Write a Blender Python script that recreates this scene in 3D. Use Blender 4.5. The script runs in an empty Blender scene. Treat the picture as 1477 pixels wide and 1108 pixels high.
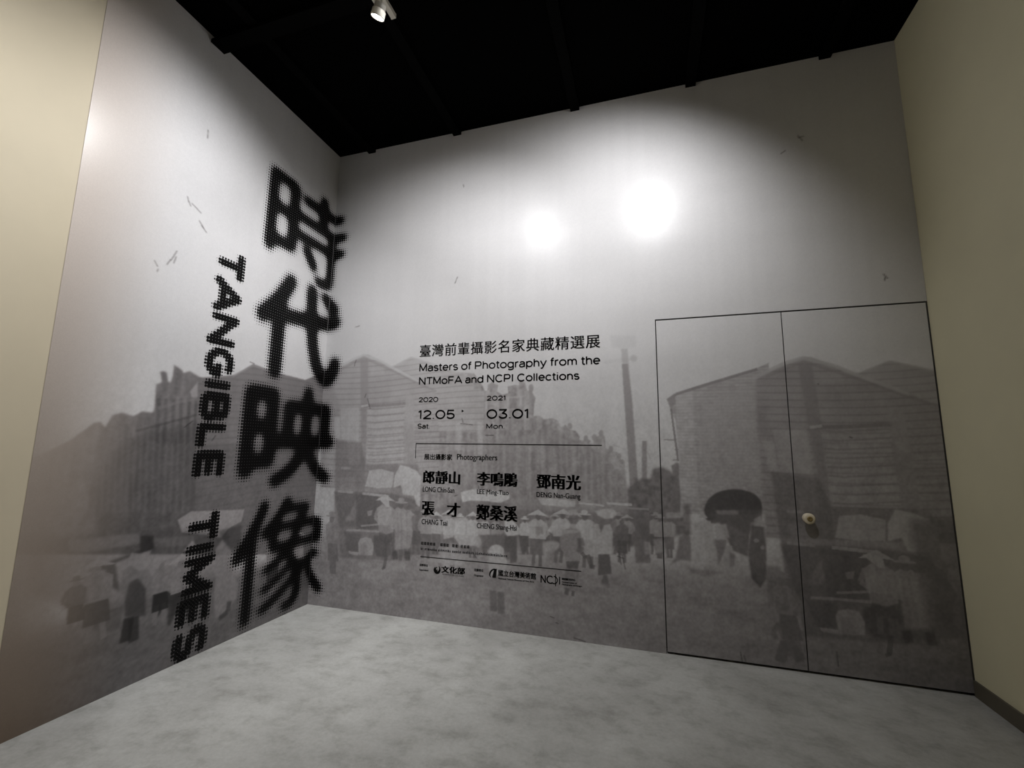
import bpy, math, random
import numpy as np
from mathutils import Vector, Matrix

# ------------------------------------------------------------------ camera, world, exposure
SC = bpy.context.scene
COL = SC.collection
W, H, REAR = 4.90, 4.497, -6.6        # room: back wall along x at y=0, left wall at x=0, right wall at x=W
cam_data = bpy.data.cameras.new('camera')
cam_data.sensor_width = 36.0
cam_data.lens = 15.54
cam_data.clip_start = 0.02
cam = bpy.data.objects.new('camera', cam_data)
COL.objects.link(cam)
YAW, PITCH, ROLL = -0.2958, 0.1432, 0.0122
fwd = Vector((math.sin(YAW)*math.cos(PITCH), math.cos(YAW)*math.cos(PITCH), math.sin(PITCH)))
rgt = Vector((math.cos(YAW), -math.sin(YAW), 0.0))
upv = rgt.cross(fwd)
r2 = rgt*math.cos(ROLL) + upv*math.sin(ROLL)
u2 = upv*math.cos(ROLL) - rgt*math.sin(ROLL)
cam.matrix_world = Matrix(((r2.x, u2.x, -fwd.x, 3.0431), (r2.y, u2.y, -fwd.y, -3.5945), (r2.z, u2.z, -fwd.z, 1.45), (0, 0, 0, 1)))
SC.camera = cam
world = bpy.data.worlds.new('world')
SC.world = world
world.use_nodes = True
world.node_tree.nodes['Background'].inputs[0].default_value = (1.0, 0.93, 0.8, 1)
world.node_tree.nodes['Background'].inputs[1].default_value = 0.003
SC.view_settings.view_transform = 'Standard'
SC.view_settings.look = 'None'
SC.view_settings.gamma = 1.0
SC.view_settings.use_curve_mapping = False
SC.view_settings.exposure = 0.0

# ------------------------------------------------------------------ helpers
def link(name, mesh, mat=None, parent=None):
    o = bpy.data.objects.new(name, mesh)
    COL.objects.link(o)
    if mat is not None and not mesh.materials:
        mesh.materials.append(mat)
    if parent is not None:
        o.parent = parent
    return o
def tag(o, label, cat, group=None):
    o['label'] = label; o['category'] = cat
    if group: o['group'] = group
    return o
def structure(o, label=None):
    o['kind'] = 'structure'
    if label: o['label'] = label
    return o
def thing(name, label, cat, loc=(0, 0, 0), group=None):
    o = bpy.data.objects.new(name, None)
    o.empty_display_size = 0.1
    COL.objects.link(o)
    o.location = loc
    return tag(o, label, cat, group)
class MB:
    def __init__(self): self.v = []; self.f = []
    def box(self, lo, hi, bevel=0.0):
        (x0, y0, z0), (x1, y1, z1) = lo, hi
        b = len(self.v)
        self.v += [(x0,y0,z0),(x1,y0,z0),(x1,y1,z0),(x0,y1,z0),(x0,y0,z1),(x1,y0,z1),(x1,y1,z1),(x0,y1,z1)]
        self.f += [tuple(b+i for i in q) for q in ((3,2,1,0),(4,5,6,7),(0,1,5,4),(1,2,6,5),(2,3,7,6),(3,0,4,7))]
        return self
    def lathe(self, prof, n=40, axis=None, origin=(0, 0, 0)):
        """prof: (radius, height) pairs turned about a direction"""
        q = Vector((0, 0, 1)).rotation_difference(Vector(axis).normalized()) if axis is not None else None
        o = Vector(origin); b = len(self.v)
        for r, h in prof:
            for k in range(n):
                a = 2*math.pi*k/n
                p = Vector((r*math.cos(a), r*math.sin(a), h))
                if q: p = q @ p
                self.v.append(tuple(o+p))
        for i in range(len(prof)-1):
            for k in range(n):
                k2 = (k+1) % n
                self.f.append((b+i*n+k, b+i*n+k2, b+(i+1)*n+k2, b+(i+1)*n+k))
        self.f.append(tuple(b+k for k in reversed(range(n))))
        e = b+(len(prof)-1)*n
        self.f.append(tuple(e+k for k in range(n)))
        return self
    def build(self, name, mat, parent=None, bevel=0.0, smooth=False):
        me = bpy.data.meshes.new(name)
        me.from_pydata(self.v, [], self.f)
        me.update()
        if smooth:
            me.polygons.foreach_set('use_smooth', [len(p.vertices) == 4 for p in me.polygons])
        o = link(name, me, mat, parent)
        if bevel:
            m = o.modifiers.new('bevel', 'BEVEL'); m.width = bevel; m.segments = 2; m.limit_method = 'ANGLE'
        return o

# ------------------------------------------------------------------ materials
def mat_new(name, color=(0.5, 0.5, 0.5), rough=0.6, spec=0.5, metal=0.0):
    m = bpy.data.materials.new(name); m.use_nodes = True
    b = m.node_tree.nodes['Principled BSDF']
    b.inputs['Base Color'].default_value = (*color, 1)
    b.inputs['Roughness'].default_value = rough
    b.inputs['Specular IOR Level'].default_value = spec
    b.inputs['Metallic'].default_value = metal
    return m, m.node_tree.nodes, m.node_tree.links, b
def noise(N, L, scale, detail=4, rough=0.55, stretch=None):
    co = N.new('ShaderNodeTexCoord'); t = N.new('ShaderNodeTexNoise')
    t.inputs['Scale'].default_value = scale; t.inputs['Detail'].default_value = detail; t.inputs['Roughness'].default_value = rough
    if stretch:
        mp = N.new('ShaderNodeMapping'); mp.inputs['Scale'].default_value = stretch
        L.new(co.outputs['Object'], mp.inputs['Vector']); L.new(mp.outputs[0], t.inputs['Vector'])
    else:
        L.new(co.outputs['Object'], t.inputs['Vector'])
    return t
def ramp(N, L, src, stops):
    r = N.new('ShaderNodeValToRGB')
    while len(r.color_ramp.elements) < len(stops): r.color_ramp.elements.new(0.5)
    for e, (p, c) in zip(r.color_ramp.elements, stops):
        e.position = p; e.color = (*c, 1)
    L.new(src, r.inputs[0]); return r
def bump(N, L, src, b, strength, dist=0.002):
    n = N.new('ShaderNodeBump'); n.inputs['Strength'].default_value = strength; n.inputs['Distance'].default_value = dist
    L.new(src, n.inputs['Height']); L.new(n.outputs[0], b.inputs['Normal'])
def mix(N, L, a, bb, fac=None, mode='MIX', facval=1.0):
    x = N.new('ShaderNodeMix'); x.data_type = 'RGBA'; x.blend_type = mode
    x.inputs[0].default_value = facval
    if fac is not None: L.new(fac, x.inputs[0])
    L.new(a, x.inputs[6]); L.new(bb, x.inputs[7]); return x.outputs[2]

def make_print():
    m, N, L, b = mat_new('printed_mural', rough=0.31, spec=0.27)
    at = N.new('ShaderNodeAttribute'); at.attribute_name = 'ink'
    g = noise(N, L, 160, 3, 0.6)
    gr = ramp(N, L, g.outputs[0], [(0.25, (0.86,)*3), (0.75, (1.0,)*3)])
    c = mix(N, L, at.outputs['Color'], gr.outputs[0], None, 'MULTIPLY', 0.7)
    L.new(c, b.inputs['Base Color'])
    g2 = noise(N, L, 40, 2)
    bump(N, L, g2.outputs[0], b, 0.03, 0.001)
    return m
M_PRINT = make_print()
M_INK = mat_new('black_print_ink', (0.005, 0.0047, 0.0047), 0.42, 0.12)[0]
def make_paint(name, c, var=0.06):
    m, N, L, b = mat_new(name, c, 0.62, 0.35)
    t = noise(N, L, 2.2, 4)
    r = ramp(N, L, t.outputs[0], [(0.3, tuple(x*(1-var) for x in c)), (0.7, tuple(min(1, x*(1+var)) for x in c))])
    L.new(r.outputs[0], b.inputs['Base Color'])
    t2 = noise(N, L, 180, 3); bump(N, L, t2.outputs[0], b, 0.12, 0.0015)
    return m
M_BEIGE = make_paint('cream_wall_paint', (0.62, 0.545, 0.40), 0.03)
M_REAR = make_paint('dark_grey_wall_paint', (0.10, 0.10, 0.10), 0.03)  # unseen wall's tone, set dark to cut bounce light
M_BEIGE_R = make_paint('cream_wall_paint_brightened', (0.80, 0.75, 0.53), 0.03)  # left wall's cream, colour raised to stand in for missing light
M_CORE = make_paint('bare_board', (0.06, 0.058, 0.055), 0.05)
def make_floor():
    m, N, L, b = mat_new('concrete_floor', (0.4, 0.4, 0.38), 0.5, 0.4)
    a = noise(N, L, 1.3, 6, 0.62); c = noise(N, L, 5.5, 8, 0.68, (1.0, 1.3, 1)); d = noise(N, L, 46, 5, 0.7)
    ra = ramp(N, L, a.outputs[0], [(0.3, (0.40, 0.395, 0.375)), (0.7, (0.57, 0.57, 0.545))])
    rc = ramp(N, L, c.outputs[0], [(0.34, (0.74, 0.735, 0.72)), (0.5, (0.95, 0.95, 0.945)), (0.7, (1.05, 1.05, 1.05))])
    rd = ramp(N, L, d.outputs[0], [(0.3, (0.88, 0.88, 0.87)), (0.6, (1, 1, 1))])
    x = mix(N, L, ra.outputs[0], rc.outputs[0], None, 'MULTIPLY')
    x = mix(N, L, x, rd.outputs[0], None, 'MULTIPLY')
    L.new(x, b.inputs['Base Color'])
    rr = ramp(N, L, c.outputs[0], [(0.3, (0.62,)*3), (0.7, (0.46,)*3)]); L.new(rr.outputs[0], b.inputs['Roughness'])
    bump(N, L, d.outputs[0], b, 0.08, 0.001)
    return m
M_FLOOR = make_floor()
M_BLACK = mat_new('black_ceiling_paint', (0.0012, 0.0012, 0.0012), 0.95, 0.02)[0]
M_BEAM = mat_new('black_beam_paint', (0.002, 0.002, 0.002), 0.9, 0.03)[0]
M_SKIRT = make_paint('dark_skirting_paint', (0.13, 0.115, 0.085), 0.12)
M_GAP = mat_new('dark_gap', (0.008, 0.007, 0.006), 0.9, 0.1)[0]
M_LAMP = mat_new('white_lamp_enamel', (0.60, 0.57, 0.50), 0.4, 0.5)[0]
M_LAMPD = mat_new('grey_lamp_collar', (0.34, 0.325, 0.29), 0.5, 0.5)[0]
def make_knob():
    m, N, L, b = mat_new('ivory_knob', (0.72, 0.64, 0.48), 0.35, 0.5)
    t = noise(N, L, 30, 3); r = ramp(N, L, t.outputs[0], [(0.3, (0.62, 0.53, 0.38)), (0.7, (0.78, 0.70, 0.55))])
    L.new(r.outputs[0], b.inputs['Base Color']); return m
M_KNOB = make_knob()
M_BRASS = mat_new('aged_brass', (0.34, 0.25, 0.11), 0.4, 0.5, 0.6)[0]
def make_lens():
    m = bpy.data.materials.new('lit_lens'); m.use_nodes = True
    N, L = m.node_tree.nodes, m.node_tree.links
    e = N.new('ShaderNodeEmission'); e.inputs[0].default_value = (1, 0.97, 0.92, 1); e.inputs[1].default_value = 14
    L.new(e.outputs[0], N['Material Output'].inputs[0]); N.remove(N['Principled BSDF'])
    return m
M_LENS = make_lens()

# ------------------------------------------------------------------ room shell
DL, DM, DR, DT = 3.135, 4.018, 4.893, 2.470      # door opening: left, meeting line, right, head
T = 0.18
structure(MB().box((-0.2, REAR, -0.15), (W+0.2, 0.6, 0.0)).build('floor', M_FLOOR), 'grey mottled concrete floor')
structure(MB().box((-0.2, REAR, H), (W+0.2, 0.6, H+0.15)).build('ceiling', M_BLACK), 'black painted ceiling')
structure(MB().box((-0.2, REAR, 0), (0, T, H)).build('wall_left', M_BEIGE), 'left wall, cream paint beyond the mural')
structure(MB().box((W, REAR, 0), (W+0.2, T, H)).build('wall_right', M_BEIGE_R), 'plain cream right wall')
structure(MB().box((0, REAR-0.2, 0), (W, REAR, H)).build('wall_rear', M_REAR), 'dark grey wall behind the viewer')
wb = MB().box((0, 0.003, 0), (DL, T, H)).box((DL, 0.003, DT), (DR, T, H)).box((DR, 0.003, 0), (W, T, H))
structure(wb.build('wall_back', M_CORE), 'back wall behind the mural')
structure(MB().box((DL, 0.10, 0), (DR, T, DT)).build('trim_1', M_GAP), 'dark rebate behind the concealed doors')
for i, x in enumerate((0.40, 1.36, 2.51, 3.48, 4.45)):
    structure(MB().box((x-0.04, REAR, H-0.034), (x+0.04, 0.0, H)).build('trim_%d' % (i+2), M_BEAM), 'black ceiling beam')
structure(MB().box((0, -1.47, H-0.062), (W, -1.36, H-0.034)).build('trim_7', M_BEAM), 'black cross beam under the ceiling')
structure(MB().box((W-0.014, REAR, 0), (W, -0.004, 0.092)).build('baseboard_right', M_SKIRT, bevel=0.002), 'dark skirting along the cream right wall')

# ------------------------------------------------------------------ the printed photograph: tone maps in wall metres
FAR = [
('P',0.4,1,0.008,((1.437,2.112),(1.595,2.1),(1.682,1.979),(1.7,1.939),(1.724,1.939),(1.729,2.0),(1.799,1.998),(1.822,1.986),(1.812,1.931),(1.858,1.902),(1.915,1.912),(1.909,1.972),(1.971,1.982),(2.028,1.98),(2.061,2.006),(2.082,1.935),(2.095,1.924),(2.106,1.961),(2.139,1.955),(2.128,1.912),(2.156,1.868),(2.145,1.804),(2.14,1.714),(2.195,1.717),(2.227,1.687),(2.302,1.697),(2.345,1.676),(2.371,1.624),(2.386,1.624),(2.408,1.644),(2.439,1.603),(2.49,1.593),(2.526,1.547),(2.52,1.522),(2.551,1.512),(2.576,1.537),(2.611,1.512),(2.601,1.487),(2.631,1.492),(2.642,1.552),(2.672,1.548),(2.692,1.578),(2.722,1.548),(2.728,1.453),(2.759,1.444),(2.769,1.459),(2.783,1.434),(2.817,1.425),(2.835,1.376),(2.873,1.362),(2.877,1.203),(2.875,0.662),(1.096,0.524),(1.026,1.981)),('baroque',)),
('P',0.36,0.75,0.02,((1.016,1.601),(2.319,1.601),(2.708,1.41),(2.888,1.175),(2.875,0.662),(1.07,0.522)),('baroque',)),
('L',0.47,0.35,0.012,((1.713,1.553),(1.738,0.992)),0.014),
('L',0.47,0.35,0.012,((1.77,1.553),(1.794,0.994)),0.014),
('L',0.47,0.35,0.012,((1.827,1.554),(1.849,0.997)),0.014),
('L',0.47,0.35,0.012,((1.883,1.554),(1.903,0.999)),0.014),
('L',0.47,0.35,0.012,((1.938,1.554),(1.957,1.002)),0.014),
('L',0.47,0.35,0.012,((1.993,1.554),(2.011,1.004)),0.014),
('L',0.47,0.35,0.012,((2.047,1.554),(2.064,1.007)),0.014),
('L',0.47,0.35,0.012,((2.101,1.555),(2.117,1.009)),0.014),
('L',0.47,0.35,0.012,((2.155,1.555),(2.169,1.012)),0.014),
('L',0.47,0.35,0.012,((2.208,1.555),(2.221,1.014)),0.014),
('L',0.47,0.35,0.012,((2.261,1.555),(2.272,1.016)),0.014),
('L',0.47,0.35,0.012,((2.313,1.555),(2.323,1.019)),0.014),
('L',0.47,0.35,0.012,((2.365,1.535),(2.374,1.021)),0.014),
('L',0.47,0.35,0.012,((2.416,1.513),(2.424,1.023)),0.014),
('L',0.47,0.35,0.012,((2.467,1.491),(2.474,1.026)),0.014),
('L',0.47,0.35,0.012,((2.517,1.469),(2.524,1.028)),0.014),
('L',0.47,0.35,0.012,((2.567,1.447),(2.573,1.03)),0.014),
('L',0.47,0.35,0.012,((2.616,1.425),(2.621,1.033)),0.014),
('L',0.47,0.35,0.012,((2.665,1.404),(2.67,1.035)),0.014),
('L',0.47,0.35,0.012,((2.713,1.383),(2.718,1.037)),0.014),
('L',0.47,0.35,0.012,((2.761,1.362),(2.765,1.039)),0.014),
('L',0.47,0.35,0.012,((2.808,1.341),(2.812,1.041)),0.014),
('L',0.47,0.35,0.012,((2.855,1.321),(2.859,1.044)),0.014),
('L',0.28,0.35,0.012,((1.74,1.483),(1.756,1.021)),0.03),
('L',0.28,0.35,0.012,((1.847,1.483),(1.86,1.026)),0.03),
('L',0.28,0.35,0.012,((1.951,1.484),(1.963,1.03)),0.03),
('L',0.28,0.35,0.012,((2.054,1.485),(2.064,1.034)),0.03),
('L',0.28,0.35,0.012,((2.155,1.486),(2.163,1.039)),0.03),
('L',0.28,0.35,0.012,((2.255,1.487),(2.261,1.043)),0.03),
('L',0.28,0.35,0.012,((2.353,1.475),(2.357,1.047)),0.03),
('L',0.28,0.35,0.012,((2.449,1.438),(2.452,1.052)),0.03),
('L',0.28,0.35,0.012,((2.544,1.402),(2.546,1.056)),0.03),
('L',0.28,0.35,0.012,((2.637,1.366),(2.638,1.06)),0.03),
('L',0.28,0.35,0.012,((2.728,1.331),(2.729,1.064)),0.03),
('L',0.28,0.35,0.012,((2.818,1.297),(2.818,1.068)),0.03),
('L',0.55,0.4,0.01,((1.71,1.72),(1.96,1.777),(2.142,1.705)),0.018),
('L',0.52,0.5,0.01,((1.783,1.869),(2.057,1.882)),0.014),
('P',0.38,0.9,0.008,((2.658,1.54),(2.657,1.532),(2.654,1.524),(2.65,1.518),(2.645,1.514),(2.639,1.512),(2.633,1.514),(2.628,1.518),(2.624,1.524),(2.621,1.531),(2.621,1.54),(2.622,1.548),(2.624,1.556),(2.629,1.562),(2.634,1.566),(2.64,1.567),(2.645,1.566),(2.651,1.562),(2.655,1.556),(2.657,1.548)),None),
('P',0.38,0.9,0.008,((2.713,1.573),(2.712,1.565),(2.709,1.557),(2.705,1.551),(2.7,1.547),(2.694,1.546),(2.688,1.547),(2.683,1.551),(2.679,1.557),(2.677,1.565),(2.676,1.573),(2.677,1.582),(2.68,1.589),(2.684,1.595),(2.689,1.599),(2.695,1.601),(2.701,1.599),(2.706,1.595),(2.71,1.589),(2.712,1.582)),None),
('P',0.38,0.9,0.008,((2.786,1.449),(2.785,1.44),(2.782,1.433),(2.778,1.427),(2.773,1.423),(2.767,1.421),(2.762,1.423),(2.757,1.426),(2.753,1.432),(2.75,1.44),(2.75,1.448),(2.751,1.456),(2.753,1.464),(2.757,1.47),(2.763,1.474),(2.768,1.475),(2.774,1.474),(2.779,1.47),(2.783,1.464),(2.785,1.457)),None),
('P',0.38,0.9,0.008,((2.848,1.39),(2.847,1.382),(2.844,1.375),(2.84,1.369),(2.835,1.365),(2.83,1.363),(2.824,1.365),(2.819,1.368),(2.815,1.374),(2.813,1.382),(2.812,1.39),(2.813,1.398),(2.816,1.406),(2.82,1.412),(2.825,1.416),(2.831,1.417),(2.836,1.416),(2.841,1.412),(2.845,1.406),(2.847,1.399)),None),
('P',0.38,0.9,0.008,((2.592,1.529),(2.591,1.52),(2.588,1.512),(2.584,1.506),(2.579,1.502),(2.573,1.501),(2.567,1.502),(2.562,1.506),(2.558,1.512),(2.555,1.52),(2.554,1.528),(2.555,1.537),(2.558,1.545),(2.562,1.551),(2.568,1.555),(2.573,1.556),(2.579,1.555),(2.584,1.551),(2.589,1.545),(2.591,1.537)),None),
('P',0.38,0.9,0.008,((2.464,1.629),(2.463,1.62),(2.461,1.612),(2.456,1.606),(2.451,1.602),(2.445,1.601),(2.439,1.602),(2.434,1.606),(2.429,1.612),(2.427,1.62),(2.426,1.629),(2.427,1.637),(2.43,1.645),(2.434,1.652),(2.439,1.656),(2.445,1.657),(2.451,1.655),(2.457,1.651),(2.461,1.645),(2.463,1.637)),None),
('P',0.38,0.9,0.008,((1.79,1.984),(1.789,1.975),(1.786,1.967),(1.781,1.96),(1.775,1.956),(1.769,1.955),(1.762,1.956),(1.756,1.961),(1.751,1.968),(1.748,1.976),(1.746,1.986),(1.747,1.995),(1.75,2.004),(1.755,2.01),(1.761,2.014),(1.768,2.016),(1.774,2.014),(1.78,2.009),(1.785,2.002),(1.789,1.994)),None),
('P',0.38,0.9,0.008,((2.052,1.995),(2.051,1.985),(2.048,1.977),(2.044,1.971),(2.038,1.967),(2.031,1.965),(2.025,1.967),(2.019,1.971),(2.014,1.978),(2.011,1.987),(2.01,1.996),(2.011,2.005),(2.014,2.013),(2.019,2.02),(2.024,2.024),(2.031,2.025),(2.037,2.024),(2.043,2.019),(2.048,2.012),(2.051,2.004)),None),
('P',0.38,0.9,0.008,((2.137,1.956),(2.136,1.947),(2.134,1.939),(2.129,1.933),(2.123,1.929),(2.117,1.927),(2.111,1.929),(2.105,1.933),(2.1,1.94),(2.097,1.948),(2.096,1.958),(2.097,1.967),(2.1,1.975),(2.105,1.981),(2.11,1.985),(2.117,1.987),(2.123,1.985),(2.129,1.981),(2.133,1.974),(2.136,1.966)),None),
('P',0.55,0.55,0.02,((2.78,2.367),(2.981,2.354),(2.979,2.258),(2.909,2.25),(2.789,2.268)),None),
('L',0.56,0.7,0.012,((2.721,2.145),(2.982,2.167)),0.03),
('L',0.56,0.6,0.01,((2.797,2.125),(2.877,2.037)),0.014),
('P',0.48,0.7,0.012,((2.987,2.167),(2.986,2.158),(2.982,2.151),(2.976,2.145),(2.968,2.141),(2.96,2.14),(2.952,2.142),(2.944,2.146),(2.938,2.153),(2.935,2.161),(2.934,2.169),(2.935,2.178),(2.939,2.186),(2.945,2.192),(2.953,2.195),(2.961,2.196),(2.969,2.195),(2.977,2.19),(2.982,2.184),(2.986,2.176)),None),
('P',0.34,0.45,0.01,((2.866,2.252),(2.914,2.25),(2.941,1.818),(2.966,1.219),(3.039,0.616),(2.935,0.607),(2.905,1.217)),None),
('P',0.33,0.85,0.008,((2.868,2.127),(2.914,2.125),(2.941,1.818),(2.966,1.219),(3.039,0.616),(2.935,0.607),(2.905,1.217)),None),
('P',0.33,0.9,0.008,((3.006,1.515),(3.041,1.515),(3.027,0.874),(3.039,0.616),(2.975,0.61)),None),
('P',0.22,0.6,0.02,((2.936,1.229),(2.972,1.23),(3.044,0.616),(2.935,0.607)),None),
('L',0.5,0.6,0.004,((2.763,1.492),(2.9,1.439)),0.008),
('L',0.45,0.6,0.004,((3.039,1.441),(3.063,1.378)),0.008),
('P',0.25,0.95,0.02,((2.887,1.149),(2.992,1.23),(3.058,1.233),(3.081,1.306),(3.146,1.323),(3.21,1.288),(3.257,1.239),(3.285,1.088),(3.299,0.841),(2.877,0.713)),('leaf',)),
('P',0.27,0.9,0.01,((3.211,1.33),(3.252,1.356),(3.271,1.352),(3.257,0.888),(3.18,0.883),(3.227,1.238)),None),
('P',0.38,1,0.008,((3.202,1.826),(3.265,1.875),(3.368,1.913),(3.408,1.93),(3.607,1.981),(3.813,2.044),(3.915,2.089),(3.847,1.01),(3.263,0.979),(3.272,1.183),(3.273,1.391),(3.257,1.673),(3.22,1.76)),('brick',)),
('P',0.45,0.75,0.012,((3.265,1.861),(3.387,1.901),(3.384,1.602),(3.396,1.053),(3.273,1.047),(3.264,1.673)),('brick',)),
('L',0.28,0.8,0.006,((3.202,1.826),(3.265,1.873),(3.607,1.978),(3.838,2.046)),0.022),
('P',0.33,0.8,0.006,((3.202,1.833),(3.258,1.868),(3.262,1.803),(3.227,1.76)),None),
('L',0.26,0.9,0.004,((3.227,1.76),(3.248,1.531),(3.263,1.363)),0.014),
('L',0.3,0.8,0.004,((3.164,1.525),(3.252,1.523)),0.01),
('L',0.3,0.8,0.004,((3.239,1.449),(3.269,1.452)),0.008),
('L',0.3,0.8,0.004,((3.226,1.373),(3.266,1.374)),0.01),
('P',0.42,0.5,0.05,((3.442,1.8),(3.793,1.919),(3.799,1.602),(3.429,1.518)),None),
('P',0.4,0.5,0.05,((3.418,1.546),(3.8,1.616),(3.787,1.202),(3.411,1.121)),None)]
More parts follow.
